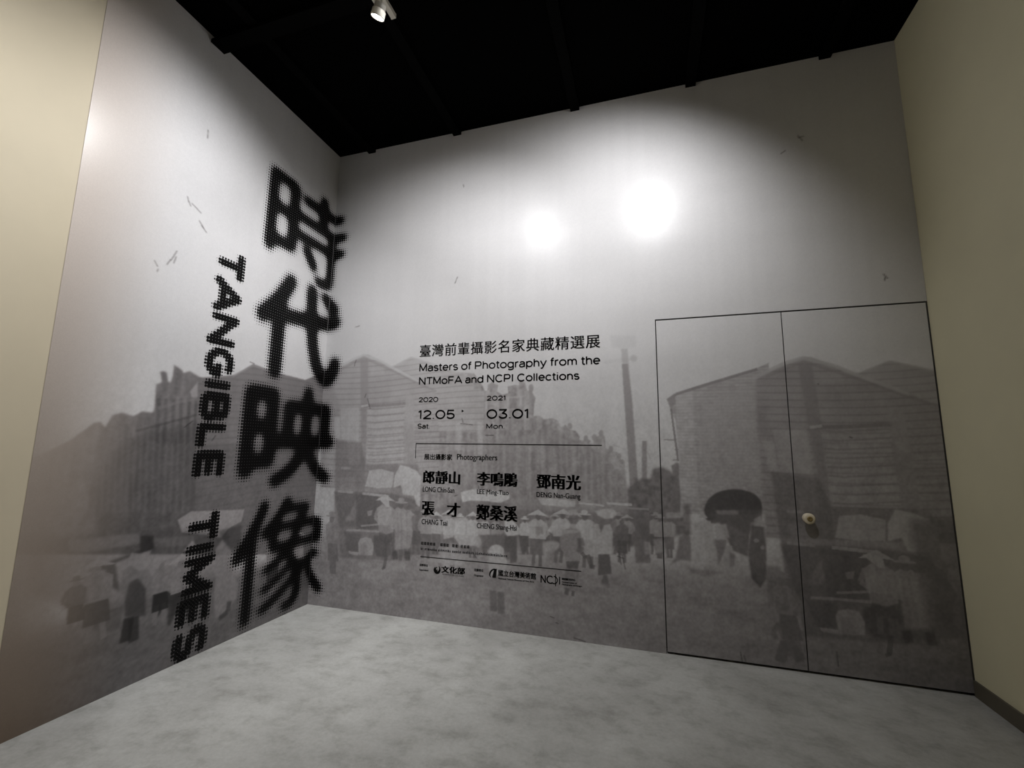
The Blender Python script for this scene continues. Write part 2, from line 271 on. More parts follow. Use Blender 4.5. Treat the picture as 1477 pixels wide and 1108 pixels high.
HOUSE = [
('P',0.5,0.9,0.014,((0.705,2.182),(0.805,2.208),(0.96,2.276),(1.098,2.231),(1.55,2.069),(1.607,1.947),(1.695,1.938),(1.703,1.585),(0.879,1.584)),('plank',0.05)),
('P',0.46,1,0.012,((-0.033,2.083),(0.116,2.153),(0.198,2.225),(0.448,2.325),(0.494,2.323),(0.786,2.178),(1.049,2.048),(1.225,1.94),(1.276,1.585),(1.295,1.095),(0.058,1.05)),('plank',0.052)),
('L',0.6,0.8,0.008,((0.156,2.204),(0.323,2.285),(0.448,2.322),(0.64,2.252),(0.787,2.173),(1.049,2.04)),0.026),
('L',0.36,0.55,0.01,((0.2,2.191),(0.45,2.292),(0.788,2.146),(1.05,2.022),(1.234,1.948)),0.02),
('L',0.56,0.5,0.01,((0.805,2.205),(0.96,2.269),(1.253,2.18),(1.532,2.083)),0.02),
('P',0.55,0.35,0.02,((0.53,2.189),(0.665,2.183),(0.688,2.132),(0.535,2.119)),None),
('P',0.36,0.75,0.014,((0.408,2.281),(0.497,2.277),(0.566,1.255),(0.492,1.254)),None),
('L',0.3,0.75,0.008,((0.482,1.825),(0.666,1.826),(0.962,1.845)),0.028),
('L',0.6,0.7,0.004,((0.451,1.822),(0.527,1.832)),0.02),
('P',0.52,0.8,0.012,((0.517,1.803),(0.917,1.815),(0.944,1.298),(0.54,1.286)),('plank',0.068)),
('L',0.34,0.6,0.005,((0.521,1.8),(0.608,1.791),(0.915,1.811)),0.014),
('L',0.34,0.6,0.005,((0.526,1.737),(0.612,1.729),(0.919,1.751)),0.014),
('L',0.34,0.6,0.005,((0.53,1.675),(0.616,1.668),(0.922,1.69)),0.014),
('L',0.34,0.6,0.005,((0.534,1.614),(0.62,1.607),(0.925,1.63)),0.014),
('L',0.34,0.6,0.005,((0.538,1.552),(0.624,1.546),(0.928,1.571)),0.014),
('L',0.34,0.6,0.005,((0.542,1.491),(0.628,1.485),(0.931,1.511)),0.014),
('L',0.34,0.6,0.005,((0.546,1.431),(0.632,1.425),(0.934,1.452)),0.014),
('L',0.34,0.6,0.005,((0.551,1.37),(0.635,1.365),(0.937,1.393)),0.014),
('L',0.34,0.6,0.005,((0.555,1.31),(0.639,1.305),(0.941,1.334)),0.014),
('P',0.47,0.8,0.012,((0.918,1.938),(1.007,1.919),(1.047,1.283),(0.953,1.281)),None),
('P',0.38,0.5,0.02,((0.918,1.653),(1.02,1.652),(1.039,1.267),(0.939,1.264)),None),
('P',0.54,0.8,0.014,((0.22,1.804),(0.432,1.808),(0.448,1.496),(0.254,1.512)),None),
('P',0.56,0.8,0.014,((0.151,1.725),(0.22,1.724),(0.237,1.512),(0.178,1.512)),None),
('P',0.27,0.75,0.02,((0.19,1.512),(0.34,1.486),(0.476,1.479),(0.541,1.272),(0.579,0.719),(0.236,0.698)),None),
('P',0.4,0.4,0.02,((0.319,1.495),(0.455,1.487),(0.464,1.27),(0.357,1.268)),None),
('P',0.37,0.5,0.03,((-0.038,2.14),(0.078,2.08),(0.206,1.855),(0.216,1.728),(-0.002,1.729)),None),
('P',0.29,0.7,0.02,((0.541,1.28),(1.085,1.293),(1.111,1.121),(1.092,0.751),(0.579,0.719)),None),
('P',0.6,0.45,0.01,((1.433,1.664),(1.491,1.664),(1.491,1.422),(1.436,1.425)),None),
('P',0.6,0.5,0.01,((1.64,1.67),(1.687,1.669),(1.694,1.39),(1.647,1.389)),None),
('L',0.3,0.4,0.008,((1.023,1.584),(1.349,1.585)),0.012),
('L',0.3,0.4,0.008,((1.026,1.537),(1.351,1.539)),0.012),
('L',0.3,0.4,0.008,((1.028,1.49),(1.352,1.493)),0.012),
('L',0.3,0.4,0.008,((1.03,1.443),(1.354,1.447)),0.012),
('L',0.3,0.4,0.008,((1.033,1.396),(1.356,1.401)),0.012),
('P',0.24,0.75,0.02,((0.212,1.019),(0.424,1.028),(0.831,1.031),(1.137,0.973),(1.157,0.534),(0.863,0.476),(0.317,0.469),(0.279,0.76)),None),
('P',0.55,0.9,0.008,((0.58,1.226),(0.704,1.242),(0.841,1.215),(0.828,1.08),(0.686,1.069),(0.546,1.082)),None),
('P',0.6,0.92,0.01,((0.901,1.284),(0.986,1.267),(1.071,1.233),(1.114,1.186),(1.113,0.925),(1.078,0.947),(1.054,1.017),(0.943,1.024),(0.918,1.107),(0.842,1.08),(0.85,1.19)),None),
('P',0.42,0.5,0.02,((0.354,0.764),(0.486,0.993),(0.546,0.971),(0.443,0.769)),None),
('P',0.22,0.7,0.015,((0.448,1.004),(0.719,1.003),(0.729,0.714),(0.479,0.686)),None),
('L',0.48,0.7,0.004,((0.257,1.027),(0.424,1.021)),0.02),
('L',0.52,0.8,0.004,((0.521,1.017),(0.79,1.003)),0.022),
('L',0.46,0.7,0.004,((0.527,0.728),(0.734,0.756)),0.016),
('L',0.46,0.7,0.004,((0.375,0.682),(0.522,0.689),(0.738,0.69)),0.018),
('P',0.44,0.7,0.006,((0.583,0.862),(0.64,0.875),(0.629,0.828),(0.593,0.82)),None),
('P',0.45,0.35,0.02,((0.269,1.161),(0.436,1.166),(0.446,1.028),(0.28,1.028)),None),
('L',0.52,0.5,0.01,((0.271,1.24),(0.378,1.24)),0.02),
('P',0.2,0.6,0.02,((0.347,0.665),(0.524,0.665),(0.521,0.508),(0.389,0.498)),None),
('P',0.2,0.8,0.015,((0.669,0.662),(0.825,0.649),(0.84,0.509),(0.794,0.471),(0.709,0.476),(0.669,0.543)),None),
('L',0.2,0.8,0.004,((0.806,0.495),(0.785,0.383)),0.03),
('L',0.2,0.8,0.004,((0.792,0.389),(0.765,0.373)),0.02),
('P',0.47,0.9,0.008,((0.508,0.579),(0.527,0.617),(0.584,0.633),(0.642,0.625),(0.668,0.567),(0.666,0.484),(0.524,0.467)),None),
('P',0.3,0.5,0.015,((0.531,0.569),(0.588,0.585),(0.624,0.469),(0.538,0.462)),None),
('P',0.5,0.7,0.006,((0.411,0.5),(0.521,0.497),(0.516,0.466),(0.42,0.477)),None),
('P',0.2,0.55,0.02,((0.287,0.466),(0.509,0.472),(0.835,0.474),(0.973,0.473),(0.837,0.451),(0.32,0.433)),None),
('M',0.46,0.22,2,((0.764,1.02),(0.795,0.5)),1.3,0.18),
('M',0.44,0.24,1,((0.921,1.002),(0.916,0.463)),1.2,0.18),
('M',0.46,0.3,0,((1.007,0.964),(1.017,0.483)),1.1,0.18),
('M',0.3,0.2,1,((1.09,0.932),(1.096,0.524)),1.1,0.18),
('M',0.36,0.26,1,((0.196,0.845),(0.265,0.289)),1.0,0.2),
('P',0.5,0.6,0.012,((0.69,0.88),(0.838,0.899),(0.864,0.699),(0.796,0.671),(0.717,0.689)),None),
('P',0.46,0.7,0.015,((0.868,0.877),(1.032,0.897),(1.055,0.711),(1.035,0.57),(0.886,0.548)),None),
('L',0.34,0.5,0.01,((0.896,0.866),(0.92,0.562)),0.014),
('L',0.34,0.5,0.01,((0.931,0.868),(0.954,0.564)),0.014),
('L',0.34,0.5,0.01,((0.986,0.871),(1.008,0.568)),0.014),
('L',0.17,0.8,0.01,((0.887,0.536),(0.898,0.467)),0.05),
('L',0.17,0.8,0.01,((1.009,0.545),(1.02,0.466)),0.05),
('P',0.56,0.9,0.006,((0.691,0.983),(0.796,1.012),(0.812,0.91),(0.781,0.906)),None)]
CROWD = [
('P',0.25,0.6,0.03,((1.081,0.843),(1.473,0.997),(1.969,1.002),(2.318,0.964),(2.884,0.993),(3.059,0.951),(3.053,0.75),(2.877,0.713),(2.09,0.655),(1.359,0.544),(1.096,0.524)),None),
('P',0.4,0.5,0.02,((1.939,1.051),(2.099,1.047),(2.175,1.028),(2.884,1.029),(2.883,0.957),(1.94,0.945)),None),
('P',0.6,0.95,0.008,((1.499,1.067),(1.602,1.094),(1.704,1.093),(1.914,1.081),(1.942,1.061),(1.935,1.029),(1.857,0.994),(1.757,1.003),(1.604,1.005),(1.517,0.983)),None),
('P',0.6,0.75,0.008,((2.179,1.044),(2.296,1.05),(2.482,1.036),(2.482,0.992),(2.332,0.99),(2.212,0.997)),None),
('L',0.56,0.8,0.004,((2.512,1.022),(2.662,1.017),(2.711,1.009)),0.014),
('L',0.6,0.8,0.004,((2.727,1.032),(2.919,1.029)),0.018),
('L',0.5,0.5,0.004,((2.884,1.003),(3.041,1.001)),0.014),
('M',0.42,0.24,1,((1.179,0.925),(1.191,0.497)),1.1,0.18),
('M',0.5,0.24,2,((1.28,0.895),(1.288,0.539)),1.1,0.18),
('M',0.52,0.26,2,((1.397,0.918),(1.405,0.514)),1.2,0.18),
('M',0.56,0.3,1,((1.502,0.895),(1.506,0.556)),1.2,0.18),
('M',0.55,0.28,2,((1.615,0.912),(1.619,0.537)),1.1,0.18),
('M',0.5,0.28,1,((1.728,0.895),(1.729,0.573)),1.1,0.18),
('M',0.42,0.24,2,((1.826,0.906),(1.826,0.564)),1.0,0.18),
('M',0.52,0.24,1,((2.071,0.903),(2.067,0.621)),1.1,0.18),
('M',0.36,0.24,1,((2.261,0.924),(2.256,0.667)),1.0,0.18),
('M',0.4,0.25,2,((2.318,0.938),(2.312,0.66)),1.0,0.18),
('M',0.45,0.25,1,((2.44,0.939),(2.433,0.628)),1.0,0.18),
('M',0.46,0.25,2,((2.501,0.947),(2.493,0.684)),1.0,0.18),
('M',0.44,0.22,1,((2.821,0.974),(2.809,0.657)),1.2,0.18),
('M',0.4,0.2,2,((2.883,0.957),(2.871,0.682)),1.2,0.18),
('M',0.24,0.2,0,((2.846,0.94),(2.833,0.599)),1.1,0.18),
('M',0.4,0.22,1,((3.085,0.988),(3.07,0.677)),1.0,0.18),
('M',0.42,0.2,1,((3.125,0.975),(3.109,0.651)),1.1,0.18),
('M',0.42,0.26,0,((3.188,0.973),(3.172,0.661)),1.1,0.18),
('P',0.58,0.7,0.01,((1.445,0.846),(1.553,0.863),(1.631,0.788),(1.672,0.646),(1.517,0.612),(1.45,0.692)),None),
('P',0.56,0.7,0.01,((1.328,0.857),(1.412,0.867),(1.444,0.692),(1.355,0.669)),None),
('P',0.5,0.6,0.012,((1.574,0.808),(1.729,0.839),(1.756,0.713),(1.672,0.624),(1.585,0.645)),None),
('P',0.24,0.8,0.012,((1.67,0.724),(1.889,0.749),(2.002,0.724),(2.01,0.552),(1.904,0.543),(1.879,0.612),(1.734,0.617)),None),
('P',0.6,0.9,0.008,((1.897,0.865),(1.97,0.857),(2.034,0.793),(2.048,0.753),(1.926,0.732),(1.898,0.768)),None),
('P',0.2,0.85,0.01,((1.899,0.73),(2.003,0.737),(2.006,0.535),(1.952,0.522),(1.946,0.604),(1.901,0.609)),None),
('P',0.2,0.8,0.01,((2.017,0.75),(2.097,0.756),(2.098,0.665),(2.072,0.597),(2.049,0.612)),None),
('M',0.58,0.22,1,((2.071,0.903),(2.073,0.6)),1.1,0.18),
('M',0.54,0.26,2,((2.175,0.957),(2.177,0.518)),1.35,0.18),
('P',0.27,0.6,0.015,((2.159,0.826),(2.225,0.826),(2.225,0.772),(2.168,0.76)),None),
('M',0.57,0.24,2,((2.385,0.973),(2.35,0.559)),1.3,0.18),
('L',0.57,0.9,0.004,((2.35,0.878),(2.307,0.835),(2.277,0.788)),0.035),
('P',0.48,0.85,0.015,((2.221,0.707),(2.307,0.721),(2.358,0.708),(2.35,0.667),(2.281,0.614),(2.264,0.572),(2.221,0.625)),None),
('P',0.26,0.5,0.02,((2.229,0.626),(2.35,0.667),(2.358,0.548),(2.307,0.551),(2.273,0.581)),None),
('M',0.55,0.5,1,((2.561,0.977),(2.588,0.538)),1.45,0.18),
('P',0.46,0.8,0.01,((2.526,0.744),(2.617,0.75),(2.616,0.671),(2.575,0.637),(2.525,0.649)),None),
('L',0.2,0.8,0.004,((2.575,0.637),(2.606,0.553)),0.035),
('L',0.2,0.8,0.004,((2.59,0.552),(2.63,0.549)),0.03),
('P',0.27,0.6,0.02,((2.62,0.942),(2.773,0.923),(2.805,0.889),(2.793,0.708),(2.626,0.814)),None),
('P',0.55,0.9,0.01,((2.636,0.967),(2.702,0.987),(2.775,0.994),(2.806,0.96),(2.773,0.923),(2.725,0.912),(2.66,0.936)),None),
('P',0.5,0.95,0.008,((2.627,0.87),(2.664,0.873),(2.679,0.802),(2.708,0.867),(2.749,0.878),(2.771,0.824),(2.76,0.651),(2.648,0.646),(2.621,0.719)),None),
('P',0.2,0.92,0.008,((2.658,0.647),(2.744,0.654),(2.757,0.512),(2.654,0.491)),None),
('P',0.2,0.85,0.01,((2.694,0.499),(2.726,0.501),(2.732,0.433),(2.677,0.439)),None),
('L',0.22,0.6,0.012,((2.677,0.447),(2.74,0.426)),0.03),
('P',0.27,0.9,0.008,((2.436,0.928),(2.503,0.932),(2.511,0.888),(2.494,0.862),(2.444,0.859),(2.431,0.883)),None),
('P',0.5,0.8,0.01,((2.427,0.961),(2.487,0.976),(2.512,0.936),(2.427,0.924)),None),
('P',0.34,0.95,0.008,((2.393,0.816),(2.444,0.827),(2.511,0.823),(2.527,0.792),(2.526,0.657),(2.517,0.585),(2.404,0.575),(2.392,0.638),(2.367,0.669),(2.358,0.749)),None),
('P',0.46,0.8,0.008,((2.376,0.815),(2.443,0.811),(2.519,0.825),(2.527,0.8),(2.41,0.784),(2.367,0.765)),None),
('P',0.2,0.95,0.008,((2.404,0.575),(2.515,0.585),(2.499,0.524),(2.416,0.517)),None),
('L',0.28,0.95,0.008,((2.433,0.522),(2.416,0.364)),0.06),
('L',0.28,0.95,0.008,((2.479,0.526),(2.461,0.353)),0.06),
('L',0.2,0.9,0.008,((2.395,0.354),(2.428,0.348)),0.05),
('L',0.2,0.9,0.004,((2.449,0.344),(2.472,0.34)),0.04),
('L',0.18,0.7,0.012,((2.518,0.759),(2.53,0.697),(2.509,0.647)),0.05),
('L',0.18,0.7,0.004,((2.53,0.649),(2.562,0.612)),0.03),
('P',0.56,0.9,0.01,((1.897,0.613),(1.894,0.598),(1.885,0.584),(1.871,0.572),(1.852,0.563),(1.832,0.559),(1.812,0.56),(1.793,0.565),(1.778,0.575),(1.768,0.588),(1.765,0.603),(1.768,0.619),(1.777,0.633),(1.792,0.645),(1.81,0.653),(1.83,0.657),(1.851,0.656),(1.869,0.651),(1.884,0.641),(1.894,0.628)),None),
('P',0.5,0.85,0.01,((1.771,0.587),(1.897,0.597),(1.928,0.524),(1.9,0.425),(1.787,0.415),(1.755,0.509)),None),
('P',0.25,0.35,0.02,((1.793,0.415),(1.882,0.423),(1.884,0.317),(1.795,0.308)),None),
('L',0.22,0.85,0.01,((1.807,0.298),(1.816,0.14)),0.06),
('L',0.22,0.85,0.01,((1.872,0.294),(1.881,0.127)),0.06),
('L',0.25,0.6,0.012,((1.875,0.126),(1.951,0.114)),0.03),
('P',0.5,0.45,0.02,((1.494,0.527),(1.492,0.489),(1.483,0.454),(1.469,0.426),(1.45,0.407),(1.429,0.399),(1.407,0.403),(1.387,0.419),(1.37,0.444),(1.359,0.478),(1.354,0.516),(1.356,0.554),(1.365,0.589),(1.379,0.618),(1.398,0.637),(1.42,0.645),(1.442,0.64),(1.462,0.624),(1.478,0.598),(1.489,0.564)),None),
('P',0.5,0.5,0.02,((1.305,0.597),(1.517,0.612),(1.54,0.475),(1.363,0.443)),None),
('L',0.26,0.6,0.004,((1.323,0.474),(1.339,0.408)),0.03),
('L',0.26,0.6,0.004,((1.439,0.466),(1.442,0.372)),0.04),
('P',0.46,0.7,0.012,((3.166,0.988),(3.286,0.989),(3.285,0.955),(3.164,0.943)),None),
('P',0.2,0.7,0.02,((3.289,1.056),(3.332,1.058),(3.333,0.836),(3.29,0.833)),None),
('P',0.42,0.7,0.012,((3.064,0.784),(3.137,0.801),(3.155,0.702),(3.078,0.685)),None),
('P',0.4,0.7,0.012,((2.997,0.768),(3.041,0.76),(3.05,0.683),(3.005,0.668)),None),
('P',0.2,0.7,0.015,((3.168,0.609),(3.219,0.663),(3.246,0.808),(3.313,0.868),(3.331,0.792),(3.325,0.649),(3.251,0.654)),None),
('P',0.18,0.8,0.012,((3.426,1.018),(3.451,1.086),(3.516,1.145),(3.601,1.17),(3.683,1.173),(3.762,1.149),(3.804,1.102),(3.81,1.038),(3.8,0.952),(3.73,0.948),(3.697,0.711),(3.599,0.746),(3.527,0.936),(3.474,0.922),(3.434,0.952)),None),
('P',0.17,0.9,0.008,((3.429,1.018),(3.441,1.058),(3.464,1.098),(3.497,1.129),(3.538,1.152),(3.585,1.166),(3.637,1.173),(3.688,1.17),(3.733,1.159),(3.77,1.138),(3.795,1.11),(3.808,1.075),(3.809,1.04),(3.765,1.029),(3.655,1.029),(3.521,1.019),(3.492,0.967),(3.472,0.921),(3.439,0.95)),None),
('P',0.2,0.7,0.02,((3.453,1.02),(3.8,1.037),(3.759,0.928),(3.705,0.86),(3.608,0.919),(3.526,0.925),(3.479,0.922)),None),
('P',0.36,0.6,0.01,((3.505,1.017),(3.654,1.024),(3.653,0.997),(3.519,0.988)),None),
('P',0.46,0.9,0.006,((3.387,0.961),(3.415,1.007),(3.45,0.959)),None),
('P',0.44,0.85,0.012,((3.337,0.913),(3.423,0.941),(3.484,0.911),(3.472,0.867),(3.409,0.863),(3.356,0.881)),None),
('P',0.48,0.92,0.008,((3.355,0.854),(3.419,0.869),(3.414,0.754),(3.407,0.597),(3.312,0.589),(3.338,0.705),(3.326,0.791)),None),
('P',0.45,0.92,0.008,((3.422,0.93),(3.465,0.943),(3.486,0.846),(3.496,0.631),(3.434,0.621),(3.415,0.765)),None),
('P',0.44,0.85,0.01,((3.494,0.912),(3.568,0.927),(3.588,0.831),(3.5,0.814)),None),
('P',0.2,0.7,0.015,((3.484,0.813),(3.572,0.819),(3.547,0.721),(3.501,0.632),(3.496,0.739)),None),
('P',0.42,0.9,0.008,((3.56,0.775),(3.6,0.778),(3.603,0.725),(3.618,0.737),(3.648,0.644),(3.642,0.612),(3.51,0.611),(3.512,0.633),(3.547,0.721)),None),
('P',0.22,0.6,0.01,((3.583,0.734),(3.617,0.716),(3.608,0.641),(3.578,0.633)),None),
('P',0.25,0.6,0.02,((3.281,0.613),(3.427,0.594),(3.55,0.594),(3.405,0.549),(3.322,0.574)),None),
('P',0.4,0.85,0.01,((3.752,0.97),(3.793,0.994),(3.814,0.942),(3.807,0.909),(3.748,0.906)),None),
('P',0.14,0.75,0.012,((3.734,0.926),(3.818,0.921),(3.818,0.773),(3.806,0.575),(3.763,0.509),(3.713,0.567),(3.698,0.733)),None),
('P',0.4,0.8,0.006,((3.775,0.825),(3.774,0.821),(3.771,0.817),(3.767,0.814),(3.762,0.811),(3.757,0.81),(3.751,0.81),(3.747,0.812),(3.743,0.815),(3.741,0.819),(3.74,0.823),(3.741,0.827),(3.744,0.832),(3.748,0.835),(3.753,0.837),(3.758,0.838),(3.764,0.838),(3.768,0.836),(3.772,0.834),(3.774,0.83)),None),
('P',0.4,0.8,0.006,((3.807,0.781),(3.806,0.777),(3.804,0.773),(3.801,0.769),(3.797,0.767),(3.793,0.766),(3.789,0.767),(3.786,0.768),(3.783,0.771),(3.781,0.775),(3.781,0.779),(3.782,0.784),(3.784,0.788),(3.787,0.791),(3.791,0.793),(3.795,0.794),(3.799,0.794),(3.802,0.792),(3.805,0.789),(3.807,0.785)),None),
('P',0.46,0.85,0.008,((3.808,0.675),(3.848,0.718),(3.891,0.722),(3.904,0.673),(3.846,0.689)),None),
('P',0.2,0.6,0.02,((3.807,0.662),(3.899,0.663),(3.9,0.578),(4.01,0.614),(4.003,0.51),(3.857,0.483),(3.814,0.374),(3.807,0.465)),None),
('P',0.24,0.8,0.012,((3.875,0.381),(3.935,0.394),(3.961,0.34),(3.961,0.251),(3.932,0.173),(3.884,0.166),(3.854,0.251)),None),
('P',0.22,0.7,0.01,((3.931,0.4),(3.929,0.392),(3.925,0.384),(3.919,0.377),(3.912,0.373),(3.904,0.371),(3.896,0.371),(3.89,0.374),(3.884,0.379),(3.881,0.386),(3.881,0.395),(3.882,0.403),(3.886,0.411),(3.892,0.418),(3.9,0.422),(3.908,0.424),(3.915,0.424),(3.922,0.421),(3.927,0.415),(3.93,0.408)),None),
('L',0.2,0.85,0.01,((3.895,0.18),(3.853,0.049)),0.06),
('L',0.2,0.85,0.01,((3.921,0.184),(3.978,0.073)),0.06),
('L',0.22,0.7,0.012,((3.863,0.29),(3.823,0.234),(3.838,0.186)),0.03),
('L',0.3,0.5,0.012,((3.821,0.492),(3.823,0.337)),0.02)]
FLECKS = [
('L',0.08,0.8,0.003,((0.325,2.606),(0.38,2.617)),0.0075),
('L',0.08,0.8,0.003,((1.436,3.934),(1.444,3.904)),0.0075),
('L',0.08,0.8,0.003,((1.408,3.015),(1.382,2.95)),0.0075),
('L',0.08,0.8,0.003,((0.364,2.278),(0.351,2.244),(0.346,2.21)),0.0075),
('L',0.08,0.8,0.003,((4.1,3.728),(4.134,3.75)),0.0075),
('L',0.08,0.8,0.003,((4.222,3.861),(4.255,3.807)),0.0075),
('L',0.08,0.8,0.003,((4.225,3.837),(4.267,3.846)),0.0075),
('L',0.08,0.8,0.003,((4.679,2.672),(4.673,2.642)),0.0075),
('L',0.08,0.8,0.003,((4.669,2.693),(4.694,2.655)),0.0075),
('L',0.08,0.8,0.003,((4.372,1.553),(4.392,1.544)),0.0075),
('L',0.08,0.8,0.003,((4.215,1.928),(4.219,1.918)),0.0075),
('L',0.08,0.8,0.003,((3.615,0.08),(3.627,-0.015)),0.0075),
('L',0.08,0.8,0.003,((3.635,0.061),(3.646,0.018)),0.0075),
('L',0.08,0.8,0.003,((4.188,0.158),(4.189,0.065)),0.0075),
('L',0.08,0.8,0.003,((2.81,0.682),(2.828,0.583)),0.0075),
('L',0.08,0.8,0.003,((2.835,0.659),(2.858,0.551)),0.0075),
('L',0.08,0.8,0.003,((2.799,0.646),(2.849,0.63)),0.0075),
('L',0.08,0.8,0.003,((2.461,0.023),(2.555,0.006)),0.0075),
('L',0.08,0.8,0.003,((2.784,-0.022),(2.834,-0.025)),0.0075),
('L',0.08,0.8,0.003,((1.723,1.099),(1.737,1.043)),0.0075),
('L',0.08,0.8,0.003,((1.66,1.131),(1.668,1.063)),0.0075),
('L',0.08,0.8,0.003,((1.858,0.83),(1.864,0.775)),0.0075),
('L',0.08,0.8,0.003,((1.439,1.03),(1.471,1.043)),0.0075),
('L',0.08,0.8,0.003,((1.49,1.704),(1.504,1.661)),0.0075),
('L',0.08,0.8,0.003,((1.713,1.553),(1.789,1.553)),0.0075),
('L',0.08,0.8,0.003,((1.478,1.655),(1.596,1.643)),0.0075),
('L',0.08,0.8,0.003,((0.515,1.896),(0.553,1.796)),0.0075),
('L',0.08,0.8,0.003,((0.497,1.942),(0.484,1.903)),0.0075),
('L',0.08,0.8,0.003,((2.278,0.156),(2.316,0.146)),0.0075),
('L',0.08,0.8,0.003,((2.322,0.116),(2.349,0.109)),0.0075),
('L',0.08,0.8,0.003,((1.611,0.592),(1.662,0.535)),0.0075)]
